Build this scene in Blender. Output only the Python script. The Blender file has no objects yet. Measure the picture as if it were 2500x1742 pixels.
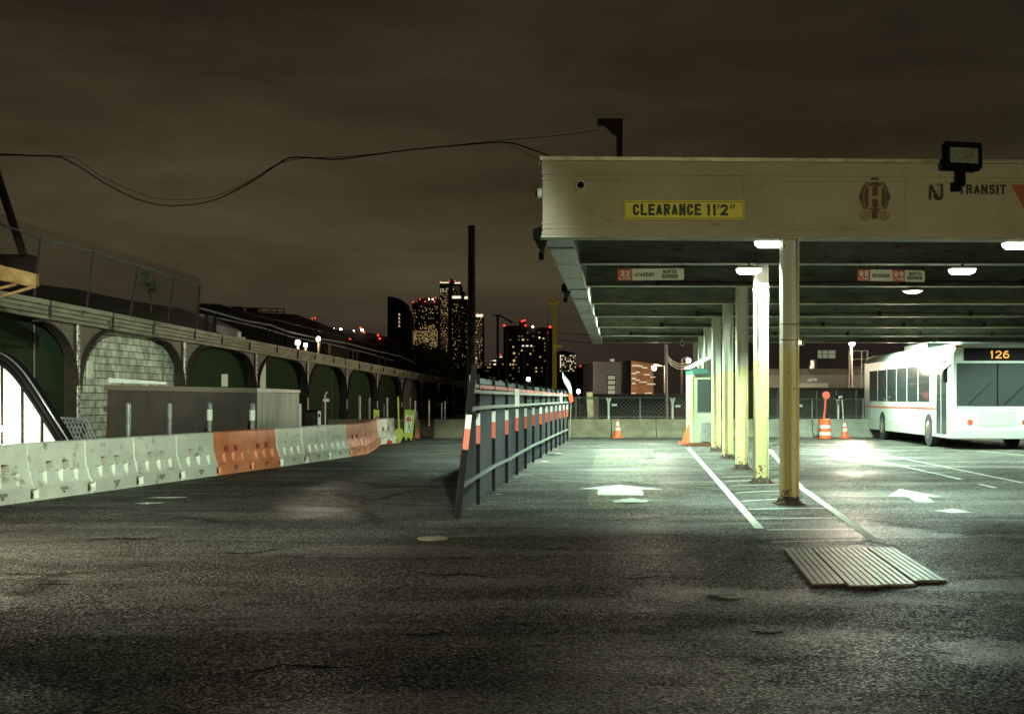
import bpy, bmesh, math, random
from mathutils import Vector, Matrix
random.seed(7)
C = bpy.context.scene
COL = C.collection
R = math.radians

# ------------------------------------------------------------------ camera
cam = bpy.data.objects.new("camera", bpy.data.cameras.new("camera"))
COL.objects.link(cam); C.camera = cam
CH = 1.45
cam.location = (0, 0, CH); cam.rotation_euler = (R(90), 0, 0)
cam.data.sensor_width = 36; cam.data.lens = 43.2
cam.data.shift_y = 101/2500
cam.data.clip_start = 0.1; cam.data.clip_end = 6000
F = 3000.0
def P(x, y, Z): return Vector(((x-1250)/F*Z, Z, CH-(y-972)/F*Z))
def G(x, y, z=0.0):
    Z = (CH-z)*F/(y-972); return Vector(((x-1250)/F*Z, Z, z))
def XZ(x, Z): return (x-1250)/F*Z
def HY(y, Z): return CH-(y-972)/F*Z

# ------------------------------------------------------------------ world: overcast city night sky
w = bpy.data.worlds.new("World"); C.world = w; w.use_nodes = True
nt = w.node_tree; nt.nodes.clear()
def N(t, ty, **kw):
    n = t.nodes.new(ty)
    for k, v in kw.items():
        if hasattr(n, k): setattr(n, k, v)
        else: n.inputs[k].default_value = v
    return n
out = N(nt, 'ShaderNodeOutputWorld'); bg = N(nt, 'ShaderNodeBackground')
tc = N(nt, 'ShaderNodeTexCoord')
mp = N(nt, 'ShaderNodeMapping'); mp.inputs['Scale'].default_value = (1.8, 1.8, 7.5); mp.inputs['Rotation'].default_value = (0, R(5), 0)
nz = N(nt, 'ShaderNodeTexNoise', Scale=1.9, Detail=7.0, Roughness=0.56, Distortion=0.25)
cr = N(nt, 'ShaderNodeValToRGB')
cr.color_ramp.elements[0].position = .36; cr.color_ramp.elements[0].color = (.66, .65, .67, 1)
cr.color_ramp.elements[1].position = .72; cr.color_ramp.elements[1].color = (1.38, 1.45, 1.42, 1)
sp = N(nt, 'ShaderNodeSeparateXYZ')
gr = N(nt, 'ShaderNodeValToRGB')
e = gr.color_ramp.elements
e[0].position = 0.0; e[0].color = (.028, .019, .015, 1)
e[1].position = 1.0; e[1].color = (.015, .011, .006, 1)
for p, c in ((.035, (.044, .030, .022, 1)), (.085, (.062, .050, .028, 1)), (.14, (.055, .043, .022, 1)), (.22, (.041, .031, .0165, 1)), (.33, (.029, .0215, .012, 1))):
    k = e.new(p); k.color = c
# right-hand side of the sky is darker
mr = N(nt, 'ShaderNodeMapRange'); mr.inputs[1].default_value = -.25; mr.inputs[2].default_value = .45
mr.inputs[3].default_value = 1.1; mr.inputs[4].default_value = .68
m1 = N(nt, 'ShaderNodeMixRGB', blend_type='MULTIPLY'); m1.inputs[0].default_value = 1
m2 = N(nt, 'ShaderNodeMixRGB', blend_type='MULTIPLY'); m2.inputs[0].default_value = 1
L = nt.links.new
L(tc.outputs['Generated'], mp.inputs[0]); L(mp.outputs[0], nz.inputs['Vector']); L(nz.outputs['Fac'], cr.inputs[0])
L(tc.outputs['Generated'], sp.inputs[0]); L(sp.outputs[2], gr.inputs[0]); L(sp.outputs[0], mr.inputs[0])
L(gr.outputs[0], m1.inputs[1]); L(cr.outputs[0], m1.inputs[2])
L(m1.outputs[0], m2.inputs[1]); L(mr.outputs[0], m2.inputs[2])
L(m2.outputs[0], bg.inputs[0]); bg.inputs[1].default_value = .88; L(bg.outputs[0], out.inputs[0])

vs = C.view_settings
vs.view_transform = 'Standard'; vs.look = 'None'; vs.gamma = 1; vs.exposure = 0.0; vs.use_curve_mapping = False
C.cycles.use_denoising = True
C.cycles.max_bounces = 6; C.cycles.sample_clamp_indirect = 4.0
C.cycles.use_adaptive_sampling = True
try: C.cycles.use_light_tree = True
except Exception: pass

# ------------------------------------------------------------------ materials
def mat(name, col=(.3, .3, .3), rough=.7, metal=0.0, col2=None, scale=6.0, lo=.35, hi=.65, bump=0.0, bscale=60.0,
        emit=None, es=0.0, stretch=(1, 1, 1), spots=None, sscale=9.0, slo=.62, shi=.66, spec=.5, trans=0.0, detail=6.0):
    m = bpy.data.materials.new(name); m.use_nodes = True
    t = m.node_tree; b = t.nodes['Principled BSDF']; lk = t.links.new
    b.inputs['Base Color'].default_value = (*col, 1); b.inputs['Roughness'].default_value = rough
    b.inputs['Metallic'].default_value = metal; b.inputs['Specular IOR Level'].default_value = spec
    if trans: b.inputs['Transmission Weight'].default_value = trans
    src = None
    tcn = N(t, 'ShaderNodeTexCoord'); mpn = N(t, 'ShaderNodeMapping'); mpn.inputs['Scale'].default_value = stretch
    oi = N(t, 'ShaderNodeObjectInfo'); va_ = N(t, 'ShaderNodeVectorMath', operation='ADD'); lk(tcn.outputs['Object'], va_.inputs[0]); lk(oi.outputs['Location'], va_.inputs[1])
    lk(va_.outputs[0], mpn.inputs[0])
    if col2:
        n = N(t, 'ShaderNodeTexNoise', Scale=scale, Detail=detail, Roughness=.6); lk(mpn.outputs[0], n.inputs['Vector'])
        r = N(t, 'ShaderNodeValToRGB'); r.color_ramp.elements[0].position = lo; r.color_ramp.elements[1].position = hi
        r.color_ramp.elements[0].color = (*col, 1); r.color_ramp.elements[1].color = (*col2, 1)
        lk(n.outputs['Fac'], r.inputs[0]); src = r.outputs[0]
    if spots:
        n = N(t, 'ShaderNodeTexNoise', Scale=sscale, Detail=8.0, Roughness=.65); lk(mpn.outputs[0], n.inputs['Vector'])
        r = N(t, 'ShaderNodeMapRange'); r.inputs[1].default_value = slo; r.inputs[2].default_value = shi
        lk(n.outputs['Fac'], r.inputs[0])
        mx = N(t, 'ShaderNodeMixRGB'); mx.inputs[1].default_value = (*col, 1); mx.inputs[2].default_value = (*spots, 1)
        if src: lk(src, mx.inputs[1])
        lk(r.outputs[0], mx.inputs[0]); src = mx.outputs[0]
    if src: lk(src, b.inputs['Base Color'])
    if bump:
        n = N(t, 'ShaderNodeTexNoise', Scale=bscale, Detail=4.0); lk(tcn.outputs['Object'], n.inputs['Vector'])
        bn = N(t, 'ShaderNodeBump', Strength=bump, Distance=.02); lk(n.outputs['Fac'], bn.inputs['Height']); lk(bn.outputs[0], b.inputs['Normal'])
    if emit:
        b.inputs['Emission Color'].default_value = (*emit, 1); b.inputs['Emission Strength'].default_value = es
    return m

def asphalt(name, c1, c2, grain=.9, wet=(.34, .60), soak=0.0):
    m = bpy.data.materials.new(name); m.use_nodes = True
    t = m.node_tree; b = t.nodes['Principled BSDF']; lk = t.links.new
    g = N(t, 'ShaderNodeNewGeometry'); pos = g.outputs['Position']
    big = N(t, 'ShaderNodeTexNoise', Scale=.16, Detail=5.0, Roughness=.6, Distortion=.8); lk(pos, big.inputs['Vector'])
    mpn = N(t, 'ShaderNodeMapping'); mpn.inputs['Scale'].default_value = (.35, 1.3, 1); mpn.inputs['Rotation'].default_value = (0, 0, R(10)); lk(pos, mpn.inputs[0])
    dn = N(t, 'ShaderNodeTexNoise', Scale=1.6, Detail=9.0, Roughness=.72); lk(pos, dn.inputs['Vector'])
    mid = N(t, 'ShaderNodeTexNoise', Scale=.9, Detail=6.0, Roughness=.62); lk(mpn.outputs[0], mid.inputs['Vector'])
    fine = N(t, 'ShaderNodeTexNoise', Scale=50.0, Detail=3.0, Roughness=.8); lk(pos, fine.inputs['Vector'])
    vor = N(t, 'ShaderNodeTexVoronoi', Scale=34.0); lk(pos, vor.inputs['Vector'])
    r = N(t, 'ShaderNodeMapRange'); r.inputs[1].default_value = .38; r.inputs[2].default_value = .62; lk(mid.outputs['Fac'], r.inputs[0])
    mx = N(t, 'ShaderNodeMixRGB'); mx.inputs[1].default_value = (*c1, 1); mx.inputs[2].default_value = (*c2, 1); lk(r.outputs[0], mx.inputs[0])
    fr = N(t, 'ShaderNodeMapRange'); fr.inputs[1].default_value = .38; fr.inputs[2].default_value = .66
    fr.inputs[3].default_value = .25; fr.inputs[4].default_value = 2.6; lk(fine.outputs['Fac'], fr.inputs[0])
    mu0 = N(t, 'ShaderNodeMixRGB', blend_type='MULTIPLY'); mu0.inputs[0].default_value = 1
    lk(mx.outputs[0], mu0.inputs[1]); lk(fr.outputs[0], mu0.inputs[2])
    ag = N(t, 'ShaderNodeTexVoronoi', Scale=72.0); lk(pos, ag.inputs['Vector'])
    sep = N(t, 'ShaderNodeSeparateXYZ'); lk(ag.outputs['Color'], sep.inputs[0])
    ar = N(t, 'ShaderNodeValToRGB'); ar.color_ramp.elements[0].position = 0; ar.color_ramp.elements[0].color = (.12, .12, .12, 1)
    ar.color_ramp.elements[1].position = 1; ar.color_ramp.elements[1].color = (3.9, 3.9, 3.75, 1)
    k_ = ar.color_ramp.elements.new(.62); k_.color = (.62, .62, .62, 1); k_ = ar.color_ramp.elements.new(.86); k_.color = (1.7, 1.7, 1.65, 1)
    lk(sep.outputs[0], ar.inputs[0])
    mu = N(t, 'ShaderNodeMixRGB', blend_type='MULTIPLY'); mu.inputs[0].default_value = 1
    lk(mu0.outputs[0], mu.inputs[1]); lk(ar.outputs[0], mu.inputs[2])
    sr_ = N(t, 'ShaderNodeMapRange'); sr_.inputs[1].default_value = .82; sr_.inputs[2].default_value = .97; sr_.inputs[3].default_value = .0; sr_.inputs[4].default_value = 1.3
    lk(sep.outputs[1], sr_.inputs[0]); wn_ = N(t, 'ShaderNodeTexNoise', Scale=.55, Detail=9.0, Roughness=.68, Distortion=.5); lk(mpn.outputs[0], wn_.inputs['Vector'])
    wm = N(t, 'ShaderNodeMapRange'); wm.inputs[1].default_value = .53; wm.inputs[2].default_value = .60; wm.inputs[3].default_value = .02+soak; wm.inputs[4].default_value = .55+soak*1.5; lk(wn_.outputs['Fac'], wm.inputs[0])
    st_ = N(t, 'ShaderNodeMapRange'); st_.inputs[1].default_value = .45; st_.inputs[2].default_value = .95; st_.inputs[3].default_value = .04; lk(sep.outputs[2], st_.inputs[0])
    soaked = wm.outputs[0]
    dv_ = N(t, 'ShaderNodeVectorMath', operation='MULTIPLY_ADD'); lk(dn.outputs['Color'], dv_.inputs[0]); dv_.inputs[1].default_value = (1.5, 1.1, 0); lk(pos, dv_.inputs[2])
    for (px_, py_, rx_, ry_, k_) in ((1805, 1455, .55, .38, 1.5), (1640, 1445, .40, .28, 1.3), (1880, 1548, .50, .30, 1.0), (2440, 1592, .40, .34, 1.3), (1230, 1420, .55, .35, .5), (1560, 1640, .7, .35, .5)):
        gp = G(px_, py_); sb = N(t, 'ShaderNodeVectorMath', operation='SUBTRACT'); lk(dv_.outputs[0], sb.inputs[0]); sb.inputs[1].default_value = (gp.x+.75, gp.y+.55, 0)
        sc_ = N(t, 'ShaderNodeVectorMath', operation='MULTIPLY'); lk(sb.outputs[0], sc_.inputs[0]); sc_.inputs[1].default_value = (1/rx_, 1/ry_, 0)
        ln_ = N(t, 'ShaderNodeVectorMath', operation='LENGTH'); lk(sc_.outputs[0], ln_.inputs[0])
        mr_ = N(t, 'ShaderNodeMapRange'); mr_.inputs[1].default_value = .45; mr_.inputs[2].default_value = 1.15; mr_.inputs[3].default_value = k_; mr_.inputs[4].default_value = 0; lk(ln_.outputs['Value'], mr_.inputs[0])
        ad_ = N(t, 'ShaderNodeMath', operation='ADD'); lk(soaked, ad_.inputs[0]); lk(mr_.outputs[0], ad_.inputs[1]); soaked = ad_.outputs[0]
    wx = N(t, 'ShaderNodeMath', operation='MULTIPLY'); lk(soaked, wx.inputs[0]); lk(st_.outputs[0], wx.inputs[1])
    wa = N(t, 'ShaderNodeMath', operation='ADD'); lk(sr_.outputs[0], wa.inputs[0]); lk(wx.outputs[0], wa.inputs[1]); lk(wa.outputs[0], b.inputs['Specular IOR Level'])
    # cracks: thin lines where a distorted voronoi edge distance is tiny
    va = N(t, 'ShaderNodeVectorMath', operation='MULTIPLY_ADD'); lk(dn.outputs['Color'], va.inputs[0]); va.inputs[1].default_value = (1.3, 1.3, 0); lk(pos, va.inputs[2])
    cv = N(t, 'ShaderNodeTexVoronoi', Scale=.23); cv.feature = 'DISTANCE_TO_EDGE'; lk(va.outputs[0], cv.inputs['Vector'])
    cm = N(t, 'ShaderNodeMapRange'); cm.inputs[1].default_value = .0005; cm.inputs[2].default_value = .016; lk(cv.outputs['Distance'], cm.inputs[0])
    gate = N(t, 'ShaderNodeMapRange'); gate.inputs[1].default_value = .45; gate.inputs[2].default_value = .55; lk(big.outputs['Fac'], gate.inputs[0])
    gm = N(t, 'ShaderNodeMath', operation='MAXIMUM'); lk(cm.outputs[0], gm.inputs[0]); lk(gate.outputs[0], gm.inputs[1])
    mc = N(t, 'ShaderNodeMixRGB'); mc.inputs[1].default_value = (.014, .012, .010, 1); lk(gm.outputs[0], mc.inputs[0]); lk(mu.outputs[0], mc.inputs[2])
    lk(mc.outputs[0], b.inputs['Base Color'])
    rr = N(t, 'ShaderNodeMapRange'); rr.inputs[1].default_value = .43; rr.inputs[2].default_value = .58
    rr.inputs[3].default_value = wet[0]; rr.inputs[4].default_value = wet[1]; lk(big.outputs['Fac'], rr.inputs[0]); lk(rr.outputs[0], b.inputs['Roughness'])
    h = N(t, 'ShaderNodeMath', operation='MULTIPLY_ADD'); lk(vor.outputs['Distance'], h.inputs[0]); h.inputs[1].default_value = .8; lk(fine.outputs['Fac'], h.inputs[2])
    bn = N(t, 'ShaderNodeBump', Strength=grain, Distance=.018); lk(h.outputs[0], bn.inputs['Height'])
    bn2 = N(t, 'ShaderNodeBump', Strength=.5, Distance=.05); lk(mid.outputs['Fac'], bn2.inputs['Height']); lk(bn.outputs[0], bn2.inputs['Normal'])
    bn3 = N(t, 'ShaderNodeBump', Strength=.8, Distance=.03); lk(gm.outputs[0], bn3.inputs['Height']); lk(bn2.outputs[0], bn3.inputs['Normal'])
    lk(bn3.outputs[0], b.inputs['Normal'])
    return m

M = {}
M['asphalt'] = asphalt('asphalt', (.030, .029, .026), (.066, .065, .058))
M['asphalt_patch'] = asphalt('asphalt_patch', (.075, .072, .058), (.11, .105, .085), wet=(.5, .7))
M['paint'] = mat('road_paint', (.42, .43, .38), .6, col2=(.08, .08, .07), scale=11, lo=.54, hi=.70, bump=.3, bscale=80)
M['paint_worn'] = mat('worn_road_paint', (.36, .37, .33), .6, col2=(.09, .09, .08), scale=9, lo=.48, hi=.66, bump=.3, bscale=80)
M['fascia'] = mat('painted_fascia', (.50, .445, .32), .5, col2=(.41, .36, .255), scale=1.1, bump=.06, bscale=3, stretch=(1, 1, 1.3), spots=(.20, .13, .06), sscale=5, slo=.60, shi=.80)
M['fascia_edge'] = mat('bare_metal_edge', (.5, .48, .38), .35, metal=.5, col2=(.3, .27, .2), scale=5)
M['soffit_metal'] = mat('galvanised_soffit', (.36, .40, .36), .35, metal=.35, col2=(.25, .28, .25), scale=3, stretch=(3, .8, 1), bump=.35, bscale=4)
M['beam'] = mat('rusty_painted_steel', (.25, .25, .18), .6, col2=(.14, .14, .10), scale=2.2, spots=(.06, .025, .012), sscale=3.2, slo=.60, shi=.66, stretch=(1, 1, 3.5))
M['beam_edge'] = mat('beam_flange_paint', (.55, .55, .42), .5, col2=(.36, .35, .27), scale=3)
M['deck'] = mat('roof_deck', (.12, .12, .10), .8)
M['concrete'] = mat('concrete', (.165, .14, .09), .9, col2=(.095, .08, .05), scale=2.2, bump=.3, bscale=14, spots=(.06, .05, .035), sscale=1.7, slo=.60, shi=.7)
M['concrete_grey'] = mat('grey_concrete', (.19, .19, .16), .85, col2=(.12, .12, .10), scale=2.2, bump=.3, bscale=14)
M['cornice'] = mat('weathered_cornice', (.30, .29, .20), .8, col2=(.17, .16, .11), scale=1.5, bump=.5, bscale=5, spots=(.05, .045, .03), sscale=2.4, slo=.60, shi=.64, stretch=(1, .6, 1.8))
M['green_wall'] = mat('dark_green_paint', (.015, .034, .016), .9, col2=(.028, .036, .014), scale=.7, bump=.1, bscale=5, spec=.06)
M['iron'] = mat('dark_iron', (.020, .016, .012), .8, spec=.15, col2=(.036, .026, .018), scale=5)
M['iron_light'] = mat('peeling_white_iron', (.66, .66, .56), .5, col2=(.14, .12, .09), scale=7, lo=.5, hi=.62)
M['bracket'] = mat('haunch_paint', (.14, .13, .085), .65, col2=(.085, .08, .05), scale=2)
M['black'] = mat('black_metal', (.008, .007, .007), .85, spec=.1)
M['rubber'] = mat('rubber', (.015, .015, .015), .8)
M['panel'] = mat('fence_sheet', (.034, .037, .043), .6, spec=.25, col2=(.022, .024, .029), scale=1.5, stretch=(1, 1, .2))
M['rail'] = mat('galvanised_rail', (.10, .118, .115), .6, spec=.2)
M['white_tape'] = mat('white_reflective_tape', (.46, .46, .41), .5)
M['orange_tape'] = mat('orange_reflective_tape', (.42, .05, .012), .5)
M['red_strip'] = mat('painted_red_reflection', (.28, .014, .008), .6, col2=(.07, .012, .008), scale=6)  # red tail-light reflection put into the colour
M['shed_dark'] = mat('brown_corrugated_sheet', (.060, .042, .028), .55, col2=(.035, .025, .018), scale=2)
M['shed_trim'] = mat('brown_roof_trim', (.10, .075, .05), .5)
M['shed_light'] = mat('pale_stained_board', (.36, .42, .33), .55, col2=(.20, .235, .17), scale=2.4, lo=.4, hi=.7, stretch=(1, 4, .25))
M['shed_white'] = mat('white_trim_board', (.66, .70, .60), .5, col2=(.5, .52, .44), scale=5)
M['galv'] = mat('galvanised_tube', (.30, .32, .30), .4, metal=.5, col2=(.18, .19, .18), scale=6)
M['barrier_white'] = mat('white_polyethylene', (.72, .76, .64), .42, col2=(.58, .61, .50), scale=2.3, spots=(.20, .17, .10), sscale=4, slo=.57, shi=.72, bump=.05, bscale=6)
M['barrier_orange'] = mat('orange_polyethylene', (.80, .29, .14), .42, col2=(.58, .17, .06), scale=2.3, spots=(.22, .07, .04), sscale=4, slo=.57, shi=.72, bump=.05, bscale=6)
M['ink'] = mat('dark_ink', (.03, .028, .02), .6)
M['rust_frame'] = mat('ochre_steel', (.30, .19, .06), .55, col2=(.14, .07, .025), scale=4)
M['plywood'] = mat('white_board', (.70, .74, .62), .5, col2=(.55, .58, .46), scale=5)
M['yellow_sign'] = mat('yellow_sign_sheet', (.95, .88, .02), .4, col2=(.85, .78, .02), scale=3)
M['sign_black'] = mat('sign_black', (.02, .016, .014), .5)
M['sign_white'] = mat('sign_white', (.80, .86, .74), .4, col2=(.70, .76, .64), scale=5)
M['sign_red'] = mat('sign_red', (.60, .05, .03), .4)
M['maroon'] = mat('maroon', (.10, .035, .03), .5, col2=(.075, .028, .024), scale=6)
M['gold'] = mat('dull_gold', (.40, .31, .13), .5)
M['silver_line'] = mat('pale_outline', (.50, .47, .36), .5)
M['orange_mark'] = mat('orange_mark', (.42, .09, .02), .5)
M['safety_orange'] = mat('safety_orange', (.72, .10, .02), .5, col2=(.55, .07, .02), scale=8)
M['lime'] = mat('fluorescent_yellow_green', (.50, .62, .04), .5)
M['lime_pole'] = mat('yellow_plastic', (.52, .55, .03), .5)
M['grey_wall'] = mat('grey_cladding', (.16, .16, .15), .7, col2=(.12, .12, .115), scale=1)
M['dark_wall'] = mat('dark_facade', (.012, .010, .009), .8, col2=(.018, .015, .013), scale=.3)
M['blue_wall'] = mat('blue_grey_hoarding', (.15, .21, .22), .6, col2=(.11, .16, .17), scale=1.5)
M['tank'] = mat('tank_steel', (.55, .53, .48), .25, metal=.9)
M['cream'] = mat('cream_booth_panel', (.36, .37, .28), .5, col2=(.27, .28, .21), scale=3)
M['teal'] = mat('teal_awning', (.03, .10, .08), .5)
M['glass'] = mat('dark_glass', (.05, .06, .055), .08)
M['tinted'] = mat('bus_window_glass', (.03, .035, .035), .06, emit=(.75, 1, .8), es=.012)  # faint emission in the glass stands in for interior light
M['bus_white'] = mat('bus_paint', (.46, .50, .46), .35, col2=(.36, .40, .36), scale=1.1, stretch=(1, .4, 2), spots=(.22, .22, .19), sscale=2.5, slo=.58, shi=.75)
M['bus_grey'] = mat('bus_skirt', (.34, .36, .33), .45)
M['wood_panel'] = mat('orange_wood_cladding', (.20, .095, .025), .6, col2=(.11, .045, .014), scale=2, stretch=(1, 1, 4))
M['leaf'] = mat('leaves', (.025, .042, .014), .6, col2=(.045, .06, .02), scale=3)
M['bark'] = mat('bark', (.05, .035, .022), .9)
M['crane'] = mat('crane_yellow', (.42, .34, .03), .5, emit=(.4, .3, .02), es=.0)
M['lens_off'] = mat('unlit_lens', (.32, .36, .30), .2, col2=(.18, .19, .14), scale=12)
M['steel_plate'] = mat('ridged_steel', (.22, .25, .22), .45, metal=.2, col2=(.13, .145, .125), scale=5)
M['rust'] = mat('rust', (.12, .04, .015), .8, col2=(.06, .025, .012), scale=20)
M['plant_dirt'] = mat('dirt', (.07, .055, .035), .9, col2=(.03, .025, .015), scale=30, bump=.6, bscale=50)
M['lamp_white'] = mat('lit_lens', (.9, .9, .9), .4, emit=(1, .95, .84), es=9)
M['lamp_far'] = mat('lit_bulb', (.9, .9, .9), .4, emit=(1, .86, .66), es=22)
M['lamp_red'] = mat('red_beacon', (.5, .02, .01), .4, emit=(1, .04, .02), es=4)
M['win_warm'] = mat('lit_window_warm', (.5, .4, .2), .4, emit=(1, .70, .26), es=.85)
M['win_dim'] = mat('lit_window_dim', (.3, .25, .12), .4, emit=(1, .66, .30), es=.16)
M['win_white'] = mat('lit_window_white', (.5, .5, .4), .4, emit=(1, .88, .62), es=1.3)
M['win_office'] = mat('lit_office_window', (.3, .3, .2), .4, emit=(.85, 1, .70), es=.16)
M['halo_red'] = mat('tail_lamp', (.5, .02, .01), .3, emit=(1, .05, .02), es=3)
M['amber'] = mat('amber_led', (.4, .15, .02), .4, emit=(1, .42, .05), es=.9)
M['backlit'] = mat('translucent_panel', (.8, .8, .74), .5, emit=(1, .98, .80), es=.30)

# two-tone column paint: pale above 2.1 m, yellow below, rust at the foot
def column_paint():
    m = bpy.data.materials.new('two_tone_column_paint'); m.use_nodes = True
    t = m.node_tree; b = t.nodes['Principled BSDF']; lk = t.links.new
    g = N(t, 'ShaderNodeTexCoord'); s = N(t, 'ShaderNodeSeparateXYZ'); lk(g.outputs['Object'], s.inputs[0])
    r = N(t, 'ShaderNodeMapRange'); r.inputs[1].default_value = 2.09; r.inputs[2].default_value = 2.13; lk(s.outputs[2], r.inputs[0])
    oi = N(t, 'ShaderNodeObjectInfo'); off = N(t, 'ShaderNodeVectorMath', operation='ADD')
    lk(g.outputs['Object'], off.inputs[0]); lk(oi.outputs['Location'], off.inputs[1])
    mx = N(t, 'ShaderNodeMixRGB'); mx.inputs[1].default_value = (.68, .63, .31, 1); mx.inputs[2].default_value = (.60, .61, .52, 1); lk(r.outputs[0], mx.inputs[0])
    n = N(t, 'ShaderNodeTexNoise', Scale=9.0, Detail=8.0, Roughness=.7); lk(off.outputs[0], n.inputs['Vector'])
    # more rust near the foot
    ft = N(t, 'ShaderNodeMapRange'); ft.inputs[1].default_value = 0; ft.inputs[2].default_value = .35; ft.inputs[3].default_value = .22; ft.inputs[4].default_value = 0; lk(s.outputs[2], ft.inputs[0])
    ad = N(t, 'ShaderNodeMath', operation='ADD'); lk(n.outputs['Fac'], ad.inputs[0]); lk(ft.outputs[0], ad.inputs[1])
    rr = N(t, 'ShaderNodeMapRange'); rr.inputs[1].default_value = .635; rr.inputs[2].default_value = .68; lk(ad.outputs[0], rr.inputs[0])
    m2 = N(t, 'ShaderNodeMixRGB'); lk(mx.outputs[0], m2.inputs[1]); m2.inputs[2].default_value = (.13, .05, .018, 1); lk(rr.outputs[0], m2.inputs[0])
    mpn = N(t, 'ShaderNodeMapping'); mpn.inputs['Scale'].default_value = (14, 14, .8); lk(off.outputs[0], mpn.inputs[0])
    st = N(t, 'ShaderNodeTexNoise', Scale=1.0, Detail=4.0); lk(mpn.outputs[0], st.inputs['Vector'])
    sr = N(t, 'ShaderNodeMapRange'); sr.inputs[1].default_value = .58; sr.inputs[2].default_value = .75; sr.inputs[4].default_value = .55; lk(st.outputs['Fac'], sr.inputs[0])
    m3 = N(t, 'ShaderNodeMixRGB'); lk(m2.outputs[0], m3.inputs[1]); m3.inputs[2].default_value = (.17, .085, .03, 1); lk(sr.outputs[0], m3.inputs[0])
    lk(m3.outputs[0], b.inputs['Base Color']); b.inputs['Roughness'].default_value = .45
    bn = N(t, 'ShaderNodeBump', Strength=.25, Distance=.01); lk(n.outputs['Fac'], bn.inputs['Height']); lk(bn.outputs[0], b.inputs['Normal'])
    return m
M['column'] = column_paint()
def block_wall():
    m = bpy.data.materials.new('painted_concrete_block'); m.use_nodes = True
    t = m.node_tree; b = t.nodes['Principled BSDF']; lk = t.links.new
    g = N(t, 'ShaderNodeTexCoord'); s = N(t, 'ShaderNodeSeparateXYZ'); lk(g.outputs['Object'], s.inputs[0])
    cb = N(t, 'ShaderNodeCombineXYZ'); lk(s.outputs[1], cb.inputs[0]); lk(s.outputs[2], cb.inputs[1])
    br = N(t, 'ShaderNodeTexBrick', Scale=1.0); lk(cb.outputs[0], br.inputs['Vector'])
    br.inputs['Color1'].default_value = (.58, .62, .48, 1); br.inputs['Color2'].default_value = (.36, .39, .30, 1); br.inputs['Mortar'].default_value = (.04, .04, .03, 1)
    br.inputs['Mortar Size'].default_value = .012; br.inputs['Brick Width'].default_value = .40; br.inputs['Row Height'].default_value = .20
    n = N(t, 'ShaderNodeTexNoise', Scale=2.5, Detail=5.0); lk(g.outputs['Object'], n.inputs['Vector'])
    r = N(t, 'ShaderNodeMapRange'); r.inputs[1].default_value = .35; r.inputs[2].default_value = .65; r.inputs[3].default_value = .55; r.inputs[4].default_value = 1.25; lk(n.outputs['Fac'], r.inputs[0])
    mu = N(t, 'ShaderNodeMixRGB', blend_type='MULTIPLY'); mu.inputs[0].default_value = 1; lk(br.outputs['Color'], mu.inputs[1]); lk(r.outputs[0], mu.inputs[2])
    lk(mu.outputs[0], b.inputs['Base Color']); b.inputs['Roughness'].default_value = .75
    return m
M['block'] = block_wall()

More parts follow.
